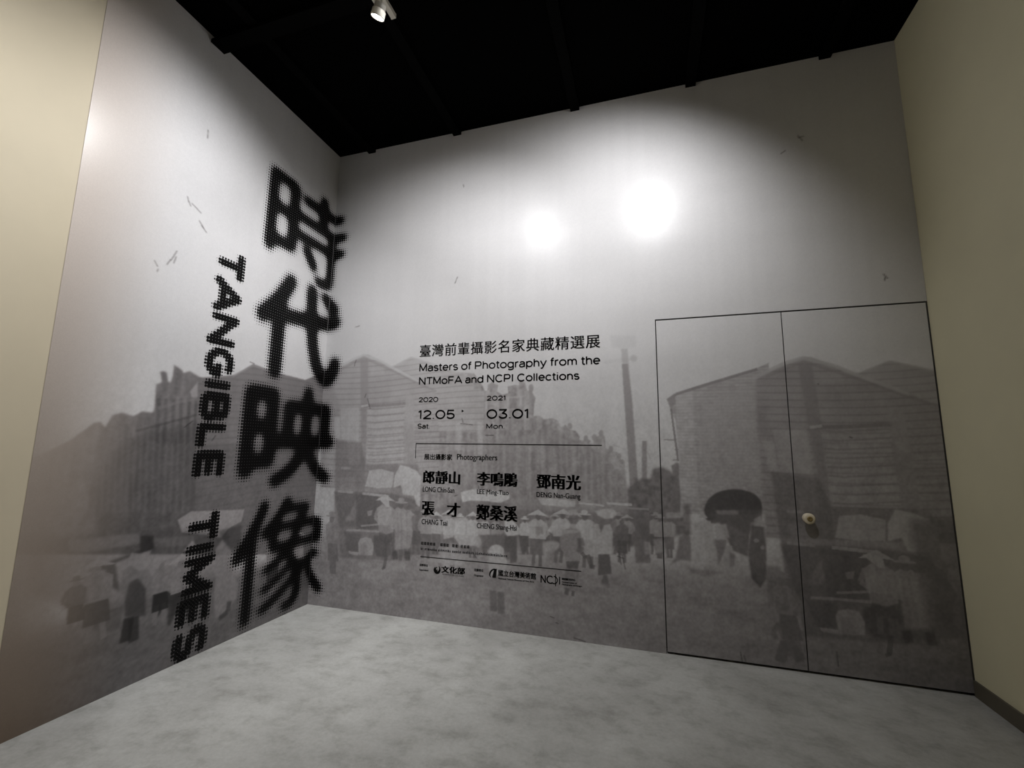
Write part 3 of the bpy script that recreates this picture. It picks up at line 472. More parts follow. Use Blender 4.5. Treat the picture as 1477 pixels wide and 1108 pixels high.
LEFTPRINT = [
('P',0.36,0.95,0.016,((-2.174,1.331),(-2.062,1.388),(-1.953,1.46),(-1.908,1.508),(-1.853,1.564),(-1.821,1.571),(-1.794,1.54),(-1.787,1.562),(-1.769,1.613),(-1.717,1.634),(-1.653,1.616),(-1.608,1.649),(-1.547,1.648),(-1.538,1.673),(-1.546,1.831),(-1.513,1.848),(-1.525,1.896),(-1.535,1.913),(-1.51,1.924),(-1.488,1.918),(-1.472,1.86),(-1.457,1.856),(-1.447,1.909),(-1.449,1.979),(-1.389,1.951),(-1.38,1.933),(-1.336,1.953),(-1.265,1.925),(-1.022,1.874),(-0.878,0.627),(-2.132,0.898)),('baroque',)),
('P',0.24,0.6,0.07,((-1.767,1.398),(-1.534,1.54),(-1.227,1.606),(-1.134,0.818),(-1.774,0.931),(-1.815,1.186)),('baroque',)),
('P',0.66,0.7,0.015,((-1.319,1.81),(-1.262,1.898),(-1.247,1.779),(-1.302,1.773)),None),
('P',0.46,0.6,0.01,((-1.442,1.656),(-1.406,1.672),(-1.402,1.634),(-1.439,1.631)),None),
('L',0.42,0.28,0.014,((-1.793,1.493),(-1.752,1.047)),0.016),
('L',0.42,0.28,0.014,((-1.763,1.502),(-1.72,1.043)),0.016),
('L',0.42,0.28,0.014,((-1.731,1.51),(-1.688,1.038)),0.016),
('L',0.42,0.28,0.014,((-1.699,1.519),(-1.654,1.034)),0.016),
('L',0.42,0.28,0.014,((-1.666,1.528),(-1.62,1.029)),0.016),
('L',0.42,0.28,0.014,((-1.632,1.537),(-1.585,1.025)),0.016),
('L',0.42,0.28,0.014,((-1.597,1.546),(-1.549,1.02)),0.016),
('L',0.42,0.28,0.014,((-1.562,1.556),(-1.513,1.015)),0.016),
('L',0.42,0.28,0.014,((-1.525,1.565),(-1.475,1.01)),0.016),
('L',0.42,0.28,0.014,((-1.488,1.575),(-1.436,1.005)),0.016),
('L',0.42,0.28,0.014,((-1.448,1.577),(-1.397,1.0)),0.016),
('L',0.42,0.28,0.014,((-1.408,1.579),(-1.356,0.995)),0.016),
('L',0.42,0.28,0.014,((-1.367,1.581),(-1.315,0.989)),0.016),
('L',0.42,0.28,0.014,((-1.324,1.583),(-1.272,0.984)),0.016),
('L',0.42,0.28,0.014,((-1.28,1.586),(-1.228,0.978)),0.016),
('L',0.22,0.4,0.012,((-1.521,1.74),(-1.494,1.449)),0.024),
('L',0.22,0.4,0.012,((-1.473,1.745),(-1.446,1.449)),0.024),
('L',0.22,0.4,0.012,((-1.424,1.75),(-1.397,1.45)),0.024),
('L',0.22,0.4,0.012,((-1.373,1.756),(-1.346,1.45)),0.024),
('L',0.22,0.4,0.012,((-1.321,1.761),(-1.294,1.451)),0.024),
('L',0.22,0.4,0.012,((-1.267,1.767),(-1.239,1.452)),0.024),
('L',0.46,0.5,0.012,((-1.516,1.675),(-1.364,1.74),(-1.246,1.765)),0.02),
('L',0.22,0.5,0.012,((-1.631,1.524),(-1.502,1.566),(-1.233,1.659)),0.016),
('P',0.38,0.95,0.012,((-1.274,1.915),(-0.98,1.983),(-0.828,2.099),(-0.598,2.068),(-0.247,2.055),(0.12,2.225),(0.244,2.276),(0.442,0.343),(-1.154,0.687)),('plank',0.05)),
('P',0.3,0.5,0.03,((-1.294,1.451),(0.199,1.469),(0.313,0.371),(-1.229,0.703)),None),
('L',0.5,0.6,0.008,((-1.003,1.968),(-0.827,2.087),(-0.597,2.057)),0.018),
('P',0.56,0.85,0.01,((-1.3,0.942),(-1.214,0.985),(-0.781,0.945),(-0.796,0.858),(-0.9,0.823),(-0.962,0.764),(-1.065,0.801),(-1.261,0.854)),None),
('P',0.2,0.55,0.07,((-2.09,0.973),(-1.148,0.849),(-0.896,0.782),(-0.83,0.466),(-1.115,0.356),(-1.737,0.494),(-2.026,0.672)),None),
('P',0.42,0.7,0.02,((-1.891,0.921),(-1.53,0.894),(-1.514,0.832),(-1.798,0.838),(-1.877,0.862)),None),
('P',0.36,0.5,0.02,((-1.453,0.848),(-1.171,0.817),(-1.164,0.755),(-1.428,0.788)),None),
('P',0.14,0.7,0.02,((-1.528,0.88),(-1.446,0.866),(-1.427,0.778),(-1.644,0.745),(-1.599,0.571),(-1.676,0.626),(-1.694,0.715),(-1.791,0.731),(-1.662,0.766),(-1.517,0.788)),None),
('P',0.44,0.85,0.012,((-1.804,0.73),(-1.794,0.808),(-1.754,0.779),(-1.648,0.779),(-1.721,0.751)),None),
('P',0.46,0.85,0.012,((-1.579,0.739),(-1.564,0.787),(-1.515,0.769),(-1.445,0.777),(-1.466,0.731),(-1.455,0.71)),None),
('P',0.34,0.7,0.02,((-1.796,0.707),(-1.708,0.701),(-1.649,0.593),(-1.673,0.542),(-1.582,0.497),(-1.583,0.446),(-1.763,0.506),(-1.792,0.594)),None),
('P',0.44,0.7,0.01,((-1.714,0.695),(-1.693,0.673),(-1.649,0.598),(-1.683,0.62)),None),
('P',0.38,0.85,0.015,((-1.597,0.691),(-1.559,0.712),(-1.511,0.67),(-1.449,0.663),(-1.411,0.571),(-1.446,0.491),(-1.567,0.51),(-1.601,0.588)),None),
('P',0.16,0.7,0.02,((-1.555,0.61),(-1.506,0.624),(-1.448,0.545),(-1.446,0.491),(-1.432,0.379),(-1.555,0.411),(-1.567,0.51)),None),
('L',0.15,0.85,0.012,((-1.529,0.403),(-1.537,0.264)),0.06),
('L',0.15,0.8,0.012,((-1.503,0.394),(-1.485,0.249)),0.06),
('P',0.42,0.85,0.015,((-1.412,0.654),(-1.328,0.662),(-1.264,0.628),(-1.216,0.656),(-1.153,0.661),(-1.154,0.492),(-1.249,0.498),(-1.359,0.529),(-1.405,0.597)),None),
('P',0.16,0.75,0.02,((-1.406,0.533),(-1.153,0.482),(-1.139,0.271),(-1.192,0.279),(-1.247,0.317),(-1.27,0.259),(-1.291,0.276),(-1.297,0.408),(-1.356,0.344),(-1.39,0.401)),None),
('P',0.48,0.85,0.012,((-1.235,0.729),(-1.179,0.788),(-1.132,0.718)),None),
('L',0.4,0.6,0.012,((-1.378,0.683),(-1.221,0.696),(-1.137,0.708)),0.02),
('P',0.26,0.7,0.02,((-1.73,0.495),(-1.581,0.488),(-1.569,0.459),(-1.573,0.358),(-1.681,0.364),(-1.716,0.409)),None),
('L',0.38,0.6,0.01,((-1.744,0.495),(-1.581,0.488)),0.016),
('P',0.44,0.75,0.02,((-0.996,0.694),(-0.945,0.746),(-0.862,0.654),(-0.824,0.455),(-0.771,0.39),(-0.775,0.289),(-0.84,0.21),(-0.937,0.194),(-0.969,0.348),(-0.969,0.468)),None),
('L',0.2,0.7,0.015,((-0.834,0.282),(-0.84,0.21),(-0.908,0.184)),0.04),
('P',0.2,0.6,0.03,((-0.996,0.817),(-0.791,0.835),(-0.786,0.651),(-0.862,0.654),(-0.947,0.759)),None),
('M',0.42,0.22,2,((-1.741,0.791),(-1.69,0.33)),1.4,0.18),
('M',0.42,0.18,0,((-1.379,0.71),(-1.338,0.299)),1.2,0.18),
('M',0.45,0.2,2,((-1.235,0.713),(-1.195,0.223)),1.3,0.18),
('M',0.3,0.2,1,((-1.83,0.723),(-1.797,0.406)),1.2,0.18),
('M',0.45,0.2,1,((-0.462,0.706),(-0.43,0.226)),1.2,0.18),
('M',0.5,0.2,2,((-0.186,0.688),(-0.15,0.203)),1.2,0.18),
('M',0.46,0.2,1,((0.083,0.675),(0.118,0.173)),1.2,0.18),
('L',0.12,0.7,0.004,((-1.498,3.174),(-1.484,3.135)),0.0075),
('L',0.12,0.7,0.004,((-1.485,3.145),(-1.466,3.113)),0.0075),
('L',0.12,0.7,0.004,((-1.464,3.14),(-1.427,3.124)),0.0075),
('L',0.12,0.7,0.004,((-1.427,3.124),(-1.388,3.103)),0.0075),
('L',0.12,0.7,0.004,((-1.397,3.045),(-1.355,3.002)),0.0075),
('L',0.12,0.7,0.004,((-1.378,3.017),(-1.331,2.981)),0.0075),
('L',0.12,0.7,0.004,((-1.654,2.634),(-1.628,2.598)),0.0075),
('L',0.12,0.7,0.004,((-1.575,2.634),(-1.554,2.682)),0.0075),
('L',0.12,0.7,0.004,((-1.553,2.673),(-1.521,2.757)),0.0075),
('L',0.12,0.7,0.004,((-1.533,2.662),(-1.521,2.717)),0.0075),
('L',0.12,0.7,0.004,((-1.411,3.755),(-1.408,3.684)),0.0075),
('L',0.12,0.7,0.004,((-1.623,2.586),(-1.629,2.564)),0.0075),
('L',0.12,0.7,0.004,((-1.331,1.559),(-1.273,1.61)),0.0075),
('L',0.12,0.7,0.004,((-1.117,1.473),(-1.089,1.514)),0.0075),
('L',0.12,0.7,0.004,((-0.862,2.109),(-0.815,2.101)),0.0075)]

RES = 0.0055
def blur(a, s):
    if s < 0.35: return a
    r = max(1, int(math.ceil(2.5*s)))
    k = np.exp(-0.5*(np.arange(-r, r+1)/s)**2); k /= k.sum()
    p = np.pad(a, ((r, r), (0, 0)), mode='edge'); o = np.zeros_like(a)
    for i, w in enumerate(k): o += w*p[i:i+a.shape[0]]
    p = np.pad(o, ((0, 0), (r, r)), mode='edge'); o2 = np.zeros_like(a)
    for i, w in enumerate(k): o2 += w*p[:, i:i+a.shape[1]]
    return o2
def vnoise(shape, cells, seed):
    """smooth value noise with lattice step `cells` (in pixels, y then x)"""
    rng = np.random.default_rng(seed)
    gy, gx = int(shape[0]/cells[0])+3, int(shape[1]/cells[1])+3
    g = rng.random((gy, gx)).astype(np.float32)
    y = np.arange(shape[0])/cells[0]; x = np.arange(shape[1])/cells[1]
    y0 = y.astype(int); x0 = x.astype(int); fy = (y-y0); fx = (x-x0)
    fy = (fy*fy*(3-2*fy))[:, None]; fx = (fx*fx*(3-2*fx))[None, :]
    a = g[np.ix_(y0, x0)]; b = g[np.ix_(y0, x0+1)]; c = g[np.ix_(y0+1, x0)]; d = g[np.ix_(y0+1, x0+1)]
    return (a*(1-fx)+b*fx)*(1-fy)+(c*(1-fx)+d*fx)*fy - 0.5
class Canvas:
    def __init__(s, u0, u1, v0, v1):
        s.u0, s.v0 = u0, v0
        s.nx = int(round((u1-u0)/RES))+1; s.ny = int(round((v1-v0)/RES))+1
        s.u = u0+np.arange(s.nx)*RES; s.v = v0+np.arange(s.ny)*RES
        s.a = np.zeros((s.ny, s.nx), np.float32)
        s.softness = 0.4; s.clip = None; s.rng = random.Random(7)
    def poly(s, pts, tone, alpha=1.0, soft=0.006, tex=None):
        pu = [p[0] for p in pts]; pv = [p[1] for p in pts]
        m = 3*soft+2*RES
        i0 = max(0, int((min(pu)-m-s.u0)/RES)); i1 = min(s.nx, int((max(pu)+m-s.u0)/RES)+2)
        j0 = max(0, int((min(pv)-m-s.v0)/RES)); j1 = min(s.ny, int((max(pv)+m-s.v0)/RES)+2)
        if i1-i0 < 2 or j1-j0 < 2: return
        acc = np.zeros((j1-j0, i1-i0), np.float32)
        for dx, dy in ((-.25, -.25), (.25, -.25), (-.25, .25), (.25, .25)):
            U = (s.u[i0:i1]+dx*RES)[None, :]; V = (s.v[j0:j1]+dy*RES)[:, None]
            ins = np.zeros(acc.shape, bool); n = len(pts)
            for k in range(n):
                (xa, ya), (xb, yb) = pts[k], pts[(k+1) % n]
                if ya == yb: continue
                ins ^= ((ya > V) != (yb > V)) & (U < (xb-xa)*(V-ya)/(yb-ya)+xa)
            acc += ins*0.25
        acc = blur(acc, s.softness*soft/RES)*alpha
        if s.clip is not None: acc = acc*s.clip[j0:j1, i0:i1]
        U = s.u[i0:i1][None, :]; V = s.v[j0:j1][:, None]
        t = np.full(acc.shape, tone, np.float32)
        if tex:
            if tex[0] == 'plank':
                ph = (V+0.02*np.sin(U*3.1)-0.03*U)/tex[1]
                fr = ph-np.floor(ph)
                t = t*(1-0.20*np.exp(-((fr-0.5)/0.12)**2))*(1+0.10*vnoise(acc.shape, (7, 40), 11))*(1+0.08*vnoise(acc.shape, (60, 12), 12))
            elif tex[0] == 'brick':
                ph = V/0.024; fr = ph-np.floor(ph); row = np.floor(ph)
                ph2 = U/0.06+0.5*(row % 2); fr2 = ph2-np.floor(ph2)
                t = t*(1+0.10*np.exp(-((fr-0.5)/0.2)**2)+0.06*np.exp(-((fr2-0.5)/0.12)**2))*(1+0.22*vnoise(acc.shape, (3, 7), 21))
            elif tex[0] == 'baroque':
                t = t*(1+0.42*vnoise(acc.shape, (34, 4), 31)+0.34*vnoise(acc.shape, (9, 7), 32)+0.22*vnoise(acc.shape, (3, 3), 33))
            elif tex[0] == 'leaf':
                t = t*(1+0.5*vnoise(acc.shape, (5, 5), 41))
        b = s.a[j0:j1, i0:i1]
        b[:] = b*(1-acc)+t*acc
    def line(s, pts, tone, width, alpha=1.0, soft=0.004):
        for (xa, ya), (xb, yb) in zip(pts[:-1], pts[1:]):
            d = math.hypot(xb-xa, yb-ya) or 1e-6
            nx, ny = -(yb-ya)/d*width/2, (xb-xa)/d*width/2
            s.poly([(xa+nx, ya+ny), (xb+nx, yb+ny), (xb-nx, yb-ny), (xa-nx, ya-ny)], tone, alpha, soft)
    def ell(s, cu, cv, ru, rv, tone, alpha=1.0, soft=0.006):
        s.poly([(cu+ru*math.cos(k*math.pi/9), cv+rv*math.sin(k*math.pi/9)) for k in range(18)], tone, alpha, soft)
    def figure(s, top, bot, hat, head, foot, w, leg):
        """a small standing passer-by of the printed crowd"""
        (hu, hv), (fu, fv) = head, foot
        h = hv-fv; r = s.rng
        X = lambda t, k: fu+(hu-fu)*k+t*h*w*0.9
        Y = lambda k: fv+k*h
        lean = r.uniform(-.02, .02)
        for sd in (-1, 1):
            s.line([(X(.045*sd, .3), Y(.3)), (X(.05*sd+r.uniform(-.04, .04), .0), Y(0.0))], leg, .065*h, .85, .006)
        s.poly([(X(-.10, .52), Y(.52)), (X(.10, .52), Y(.52)), (X(.12, .2), Y(.2)), (X(-.12, .2), Y(.2))], bot, .9, .007)
        s.poly([(X(-.05, .83), Y(.83)), (X(.05, .83), Y(.83)), (X(.14, .76), Y(.76)), (X(.13, .48), Y(.48)), (X(-.13, .48), Y(.48)), (X(-.14, .76), Y(.76))], top, .9, .007)
        sd = r.choice((-1, 1))
        s.line([(X(.12*sd, .76), Y(.76)), (X(.18*sd, .60), Y(.60)), (X(.08*sd, .50), Y(.50))], top*0.86, .06*h, .8, .006)
        s.poly([(X(-.02, .8), Y(.8)), (X(.05, .8), Y(.8)), (X(.03, .5), Y(.5)), (X(-.03, .5), Y(.5))], top*0.8, .45, .01)
        s.ell(X(lean, .87), Y(.87), .05*h, .065*h, leg*1.1, .9, .006)
        if hat == 2:
            s.poly([(X(-.17, .885), Y(.885)), (X(lean, 1.0), Y(1.0)), (X(.17, .885), Y(.885)), (X(.0, .905), Y(.905))], min(.62, top*1.1+.04), .92, .005)
        elif hat == 1:
            s.ell(X(lean, .915), Y(.915), .12*h, .018*h, top*1.02, .85, .005); s.ell(X(lean, .95), Y(.95), .06*h, .04*h, top*1.02, .85, .005)
    def draw(s, items, du=0.0, dv=0.0, ink=1.0, con=1.0):
        for it in items:
            f = lambda t: max(.03, .38+(t-.38)*con)*ink
            it = (it[0], f(it[1]))+it[2:]
            if it[0] == 'P': s.poly([(a+du, b+dv) for a, b in it[4]], it[1], it[2], it[3], it[5])
            elif it[0] == 'L': s.line([(a+du, b+dv) for a, b in it[4]], it[1], it[5], it[2], it[3])
            else: s.figure(it[1], f(it[2]), it[3], (it[4][0][0]+du, it[4][0][1]+dv), (it[4][1][0]+du, it[4][1][1]+dv), it[5], it[6])
    def sky_ground(s, horizon, seed, earth=1.0):
        V = s.v[:, None]+0*s.u[None, :]
        sky = np.interp(V, [0, 1.2, 1.9, 2.5, 3.1, 4.5], [.52, .62, .68, .71, .73, .73])
        sky = sky*(1+0.05*vnoise(s.a.shape, (50, 140), seed)+0.03*vnoise(s.a.shape, (20, 60), seed+1))
        sky = sky*(1-0.07*np.exp(-((V-2.0)/0.22)**2)*(0.5+vnoise(s.a.shape, (22, 110), seed+5)))
        gr = np.interp(V, [0, .3, .6], [.36, .38, .42])*earth
        gr = gr*(1+0.22*vnoise(s.a.shape, (6, 16), seed+2)+0.16*vnoise(s.a.shape, (18, 60), seed+3)+0.14*vnoise(s.a.shape, (3, 5), seed+4))
        k = 1/(1+np.exp((V-horizon)/0.035))
        s.a[:] = sky*(1-k)+gr*k
    def mottle(s, seed):
        m = 1/(1+np.exp((s.v[:, None]-1.7)/0.25))
        n = 0.15*vnoise(s.a.shape, (8, 6), seed)+0.24*vnoise(s.a.shape, (2.6, 2.2), seed+1)+0.10*vnoise(s.a.shape, (22, 13), seed+2)
        s.a *= 1+m*n
    def grain(s, seed):
        s.a *= 1+0.045*vnoise(s.a.shape, (2.0, 2.0), seed)+0.05*vnoise(s.a.shape, (260, 9), seed+1)*0.6
    def sample(s, U, V):
        x = np.clip((U-s.u0)/RES, 0, s.nx-1.001); y = np.clip((V-s.v0)/RES, 0, s.ny-1.001)
        i = x.astype(int); j = y.astype(int); fx = x-i; fy = y-j; a = s.a
        return (a[j, i]*(1-fx)+a[j, i+1]*fx)*(1-fy)+(a[j+1, i]*(1-fx)+a[j+1, i+1]*fx)*fy
BC = Canvas(0, W, 0, H)
BC.sky_ground(0.62, 100, np.interp(BC.u, [0, 1.5, 3.2, 4.9], [.84, .88, .84, .60])[None, :])
BC.draw(FAR, con=1.3)
BC.draw(HOUSE, ink=0.93, con=1.25)
BC.draw(CROWD, con=1.3)
BC.clip = np.clip((BC.u-3.80)/0.03, 0, 1)[None, :]*np.ones((BC.ny, 1))     # the photograph starts over here
BC.draw(HOUSE, 3.69, -0.205, 0.72, 1.15)
BC.poly([(4.66, 1.02), (4.93, 1.05), (4.93, .30), (4.70, .34)], .17, .8, .04)
BC.clip = None
BC.draw(CROWD[-5:], con=1.1)
BC.draw(FLECKS)
BC.mottle(700)
BC.grain(300)
LC = Canvas(-2.10, 0, 0, H)
LC.sky_ground(0.50, 500, 0.36)
LC.softness = 0.3
LC.draw(LEFTPRINT, ink=0.50, con=1.7)
LC.mottle(800)
LC.grain(600)

def print_sheet(name, canvas, u0, u1, v0, v1, place, parent=None, fade=None, step=RES):
    """a sheet of the printed mural: a fine grid whose points carry the printed tone; edges wrap back to the board"""
    nx = max(2, int(round((u1-u0)/step))+1); ny = max(2, int(round((v1-v0)/step))+1)
    U, V = np.meshgrid(np.linspace(u0, u1, nx), np.linspace(v0, v1, ny))
    tone = canvas.sample(U, V)
    col = np.stack([tone, tone*0.985, tone*0.99, np.ones_like(tone)], -1)
    warm = np.clip((0.60-tone)/0.3, 0, 1)
    col[..., 0] *= 1+0.05*warm
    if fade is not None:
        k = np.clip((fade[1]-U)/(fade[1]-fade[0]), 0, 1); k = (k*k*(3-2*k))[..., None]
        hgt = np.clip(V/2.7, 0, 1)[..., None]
        tan = np.array([.19, .14, .10])*(1-hgt)+np.array([.61, .535, .475])*hgt      # tan darkened toward the foot: light falloff put into the fade colour
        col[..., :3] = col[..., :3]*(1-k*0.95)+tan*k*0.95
    P = place(U.ravel(), V.ravel())
    idx = np.arange(nx*ny).reshape(ny, nx)
    q = np.stack([idx[:-1, :-1], idx[:-1, 1:], idx[1:, 1:], idx[1:, :-1]], -1).reshape(-1, 4)
    me = bpy.data.meshes.new(name)
    me.vertices.add(nx*ny); me.vertices.foreach_set('co', P.astype(np.float32).ravel())
    me.loops.add(q.size); me.loops.foreach_set('vertex_index', q.astype(np.int32).ravel())
    me.polygons.add(len(q)); me.polygons.foreach_set('loop_start', np.arange(0, q.size, 4, dtype=np.int32))
    me.update(calc_edges=True)
    ca = me.color_attributes.new('ink', 'FLOAT_COLOR', 'POINT')
    ca.data.foreach_set('color', col.astype(np.float32).ravel())
    return link(name, me, M_PRINT, parent)
def on_back(y=0.0): return lambda u, v: np.stack([u, np.full_like(u, y), v], -1)
def on_left(x=0.002): return lambda u, v: np.stack([np.full_like(u, x), u, v], -1)

mural = thing('photo_mural', 'grey printed photograph of a crowded old market street covering the back wall', 'mural', (0, 0, 0), 'printed wall murals')
print_sheet('print_panel', BC, 0.002, DL-0.004, 0.0, DT+0.005, on_back(), mural)
print_sheet('print_panel', BC, 0.002, W-0.001, DT+0.005, H-0.001, on_back(), mural, step=0.008)
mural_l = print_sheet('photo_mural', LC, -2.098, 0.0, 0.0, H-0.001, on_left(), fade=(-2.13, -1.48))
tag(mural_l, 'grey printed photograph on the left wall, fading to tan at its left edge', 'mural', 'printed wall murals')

# ------------------------------------------------------------------ concealed double doors
def leaf(name, u0, u1, label):
    o = MB().box((u0, 0.0015, 0.016), (u1, 0.045, DT-0.006)).build(name, M_CORE)
    structure(o, label)
    print_sheet('print_panel', BC, u0, u1, 0.016, DT-0.006, on_back(0.0), o)
    return o
d1 = leaf('door_1', DL+0.004, DM-0.003, 'left leaf of the concealed double door, printed with the mural')
d2 = leaf('door_2', DM+0.003, DR-0.004, 'right leaf of the concealed double door, printed with the mural, with a round knob')
ku, kv = 4.083, 0.996
MB().lathe([(0.033, 0.0), (0.033, 0.004), (0.026, 0.006), (0.014, 0.009), (0.013, 0.016), (0.024, 0.020), (0.034, 0.026), (0.0365, 0.033), (0.0355, 0.041), (0.029, 0.0465), (0.018, 0.048)],
           36, (0, -1, 0), (ku, 0.0, kv)).build('door_knob', M_KNOB, d2, smooth=True)
kn = [c for c in d2.children if c.name.startswith('door_knob')][0]
MB().lathe([(0.0175, 0.0), (0.0175, 0.0490), (0.015, 0.0505), (0.004, 0.0505), (0.003, 0.0485)], 28, (0, -1, 0), (ku, 0.0, kv)).build('lock_cylinder', M_BRASS, kn, smooth=True)

# ------------------------------------------------------------------ lettering printed on the mural
def glyphs(body, offset=0.0, spacing=1.0):
    c = bpy.data.curves.new('glyphs', 'FONT'); c.body = body; c.offset = offset; c.resolution_u = 4; c.space_character = spacing
    o = bpy.data.objects.new('glyphs', c); COL.objects.link(o)
    bpy.context.view_layer.update()
    me = bpy.data.meshes.new_from_object(o.evaluated_get(bpy.context.evaluated_depsgraph_get()))
    bpy.data.objects.remove(o); bpy.data.curves.remove(c)
    n = len(me.vertices); co = np.empty(n*3, np.float32); me.vertices.foreach_get('co', co)
    me.calc_loop_triangles()
    tri = np.empty(len(me.loop_triangles)*3, np.int32); me.loop_triangles.foreach_get('vertices', tri)
    bpy.data.meshes.remove(me)
    return co.reshape(-1, 3)[:, :2].copy(), tri.reshape(-1, 3)
INK_Y = -0.0015
def flat(name, pts2, tris, parent=None):
    me = bpy.data.meshes.new(name)
    me.from_pydata([(p[0], INK_Y, p[1]) for p in pts2], [], [tuple(int(i) for i in t) for t in tris])
    me.update()
    return link(name, me, M_INK, parent)
def line_of_text(name, body, u0, u1, v0, v1, parent=None, bold=0.0, spacing=1.0, smear=0.0):
    """text whose ink fills u0..u1 and v0..v1 on the back wall"""
    p, t = glyphs(body, 0.0, spacing)
    lo = p.min(0); hi = p.max(0)
    P = (p-lo)/(hi-lo)*np.array([u1-u0, v1-v0])+np.array([u0, v0])
    if smear or bold:
        n = len(P); sh = [(-smear-bold, bold*.6), (-smear-bold, -bold*.6), (smear+bold, bold*.6), (smear+bold, -bold*.6), (0, 0)]
        P = np.concatenate([P+np.array(k) for k in sh]); t = np.concatenate([t+n*k for k in range(len(sh))])
    return flat(name, P, t, parent)
def rects(name, rs, parent=None):
    P = []; Tt = []
    for (a, b, c, d) in rs:
        k = len(P); P += [(a, b), (c, b), (c, d), (a, d)]; Tt += [(k, k+1, k+2), (k, k+2, k+3)]
    return flat(name, P, Tt, parent)
# wide sans lettering drawn as uniform strokes: cap height 1, lower case height 0.74
def arc(cx, cy, rx, ry, a0, a1, n=14):
    return [(cx+rx*math.cos(math.radians(a0+(a1-a0)*k/n)), cy+ry*math.sin(math.radians(a0+(a1-a0)*k/n))) for k in range(n+1)]
WIDE = {
 'M': (1.30, [[(.10, 0), (.10, 1), (.62, .12), (1.14, 1), (1.14, 0)]]),
 'P': (1.08, [[(.12, 0), (.12, .97), (.62, .97)] + arc(.66, .70, .28, .27, 90, -90) + [(.12, .43)]]),
 'N': (1.18, [[(.12, 0), (.12, 1), (1.02, 0), (1.02, 1)]]),
 'T': (1.06, [[(.04, .97), (1.0, .97)], [(.52, 0), (.52, .97)]]),
 'F': (1.0, [[(.12, 0), (.12, .97), (.90, .97)], [(.12, .50), (.82, .50)]]),
 'A': (1.18, [[(.03, 0), (.58, 1), (1.13, 0)], [(.23, .30), (.93, .30)]]),
 'C': (1.20, [arc(.62, .5, .52, .47, 42, 318, 22)]),
 'I': (.36, [[(.16, 0), (.16, 1)]]),
 'S': (1.0, [arc(.48, .73, .38, .24, 30, 180) + arc(.48, .73, .38, .24, 180, 270, 6)[1:] + arc(.50, .255, .39, .225, 90, -150, 16)]),
 'a': (.86, [arc(.42, .50, .32, .21, 150, 0) + [(.74, 0)], [(.74, .43), (.34, .41)] + arc(.32, .22, .24, .19, 90, 270) + [(.50, .04), (.74, .20)]]),
 's': (.76, [arc(.37, .545, .27, .165, 25, 270, 16) + arc(.39, .20, .29, .175, 90, -155, 16)]),
 't': (.52, [[(.22, .95), (.22, .18)] + arc(.36, .18, .14, .15, 180, 275, 8) + [(.48, .035)], [(.02, .71), (.48, .71)]]),
 'e': (.92, [[(.08, .37), (.82, .37)] + arc(.45, .37, .37, .34, 0, 315, 22)]),
 'r': (.56, [[(.12, 0), (.12, .74)], [(.12, .44)] + arc(.40, .44, .28, .27, 180, 90, 8) + [(.52, .71)]]),
 'o': (.98, [arc(.48, .37, .40, .34, 0, 360, 26)]),
 'f': (.50, [[(.20, 0), (.20, .82)] + arc(.36, .82, .16, .15, 180, 90, 8) + [(.48, .97)], [(.02, .70), (.46, .70)]]),
 'h': (.88, [[(.12, 0), (.12, 1.0)], [(.12, .42)] + arc(.43, .42, .31, .29, 180, 0) + [(.74, 0)]]),
 'n': (.88, [[(.12, 0), (.12, .74)], [(.12, .42)] + arc(.43, .42, .31, .29, 180, 0) + [(.74, 0)]]),
 'm': (1.34, [[(.12, 0), (.12, .74)], [(.12, .42)] + arc(.39, .42, .27, .29, 180, 0) + [(.66, 0)], [(.66, .42)] + arc(.93, .42, .27, .29, 180, 0) + [(1.20, 0)]]),
 'g': (.98, [arc(.46, .37, .38, .34, 0, 360, 24), [(.84, .74), (.84, -.08)] + arc(.48, -.08, .36, .19, 0, -150)]),
 'p': (.98, [arc(.50, .37, .38, .34, 0, 360, 24), [(.12, .74), (.12, -.27)]]),
 'd': (.98, [arc(.46, .37, .38, .34, 0, 360, 24), [(.84, 1.0), (.84, 0)]]),
 'y': (.88, [[(.04, .74), (.44, .02)], [(.82, .74), (.36, -.14), (.22, -.25), (.06, -.25)]]),
 'l': (.32, [[(.14, 0), (.14, 1)]]),
 'i': (.32, [[(.14, 0), (.14, .74)], [(.14, .92), (.14, 1.0)]]),
 'c': (.88, [arc(.46, .37, .38, .34, 42, 318, 20)]),
 '0': (1.22, [arc(.60, .5, .50, .47, 0, 360, 28)]),
 '1': (.56, [[(.06, .80), (.34, .97), (.34, 0)]]),
 '2': (1.04, [arc(.50, .70, .40, .27, 165, -35, 14) + [(.08, .03), (.96, .03)]]),
 '3': (1.04, [[(.08, .97), (.86, .97), (.46, .58)] + arc(.50, .30, .40, .27, 85, -165, 16)]),
 '5': (1.04, [[(.90, .97), (.22, .97), (.14, .52)] + arc(.50, .32, .41, .29, 130, -160, 18)]),
 '.': (.30, [[(.14, .0), (.14, .10)]]),
}
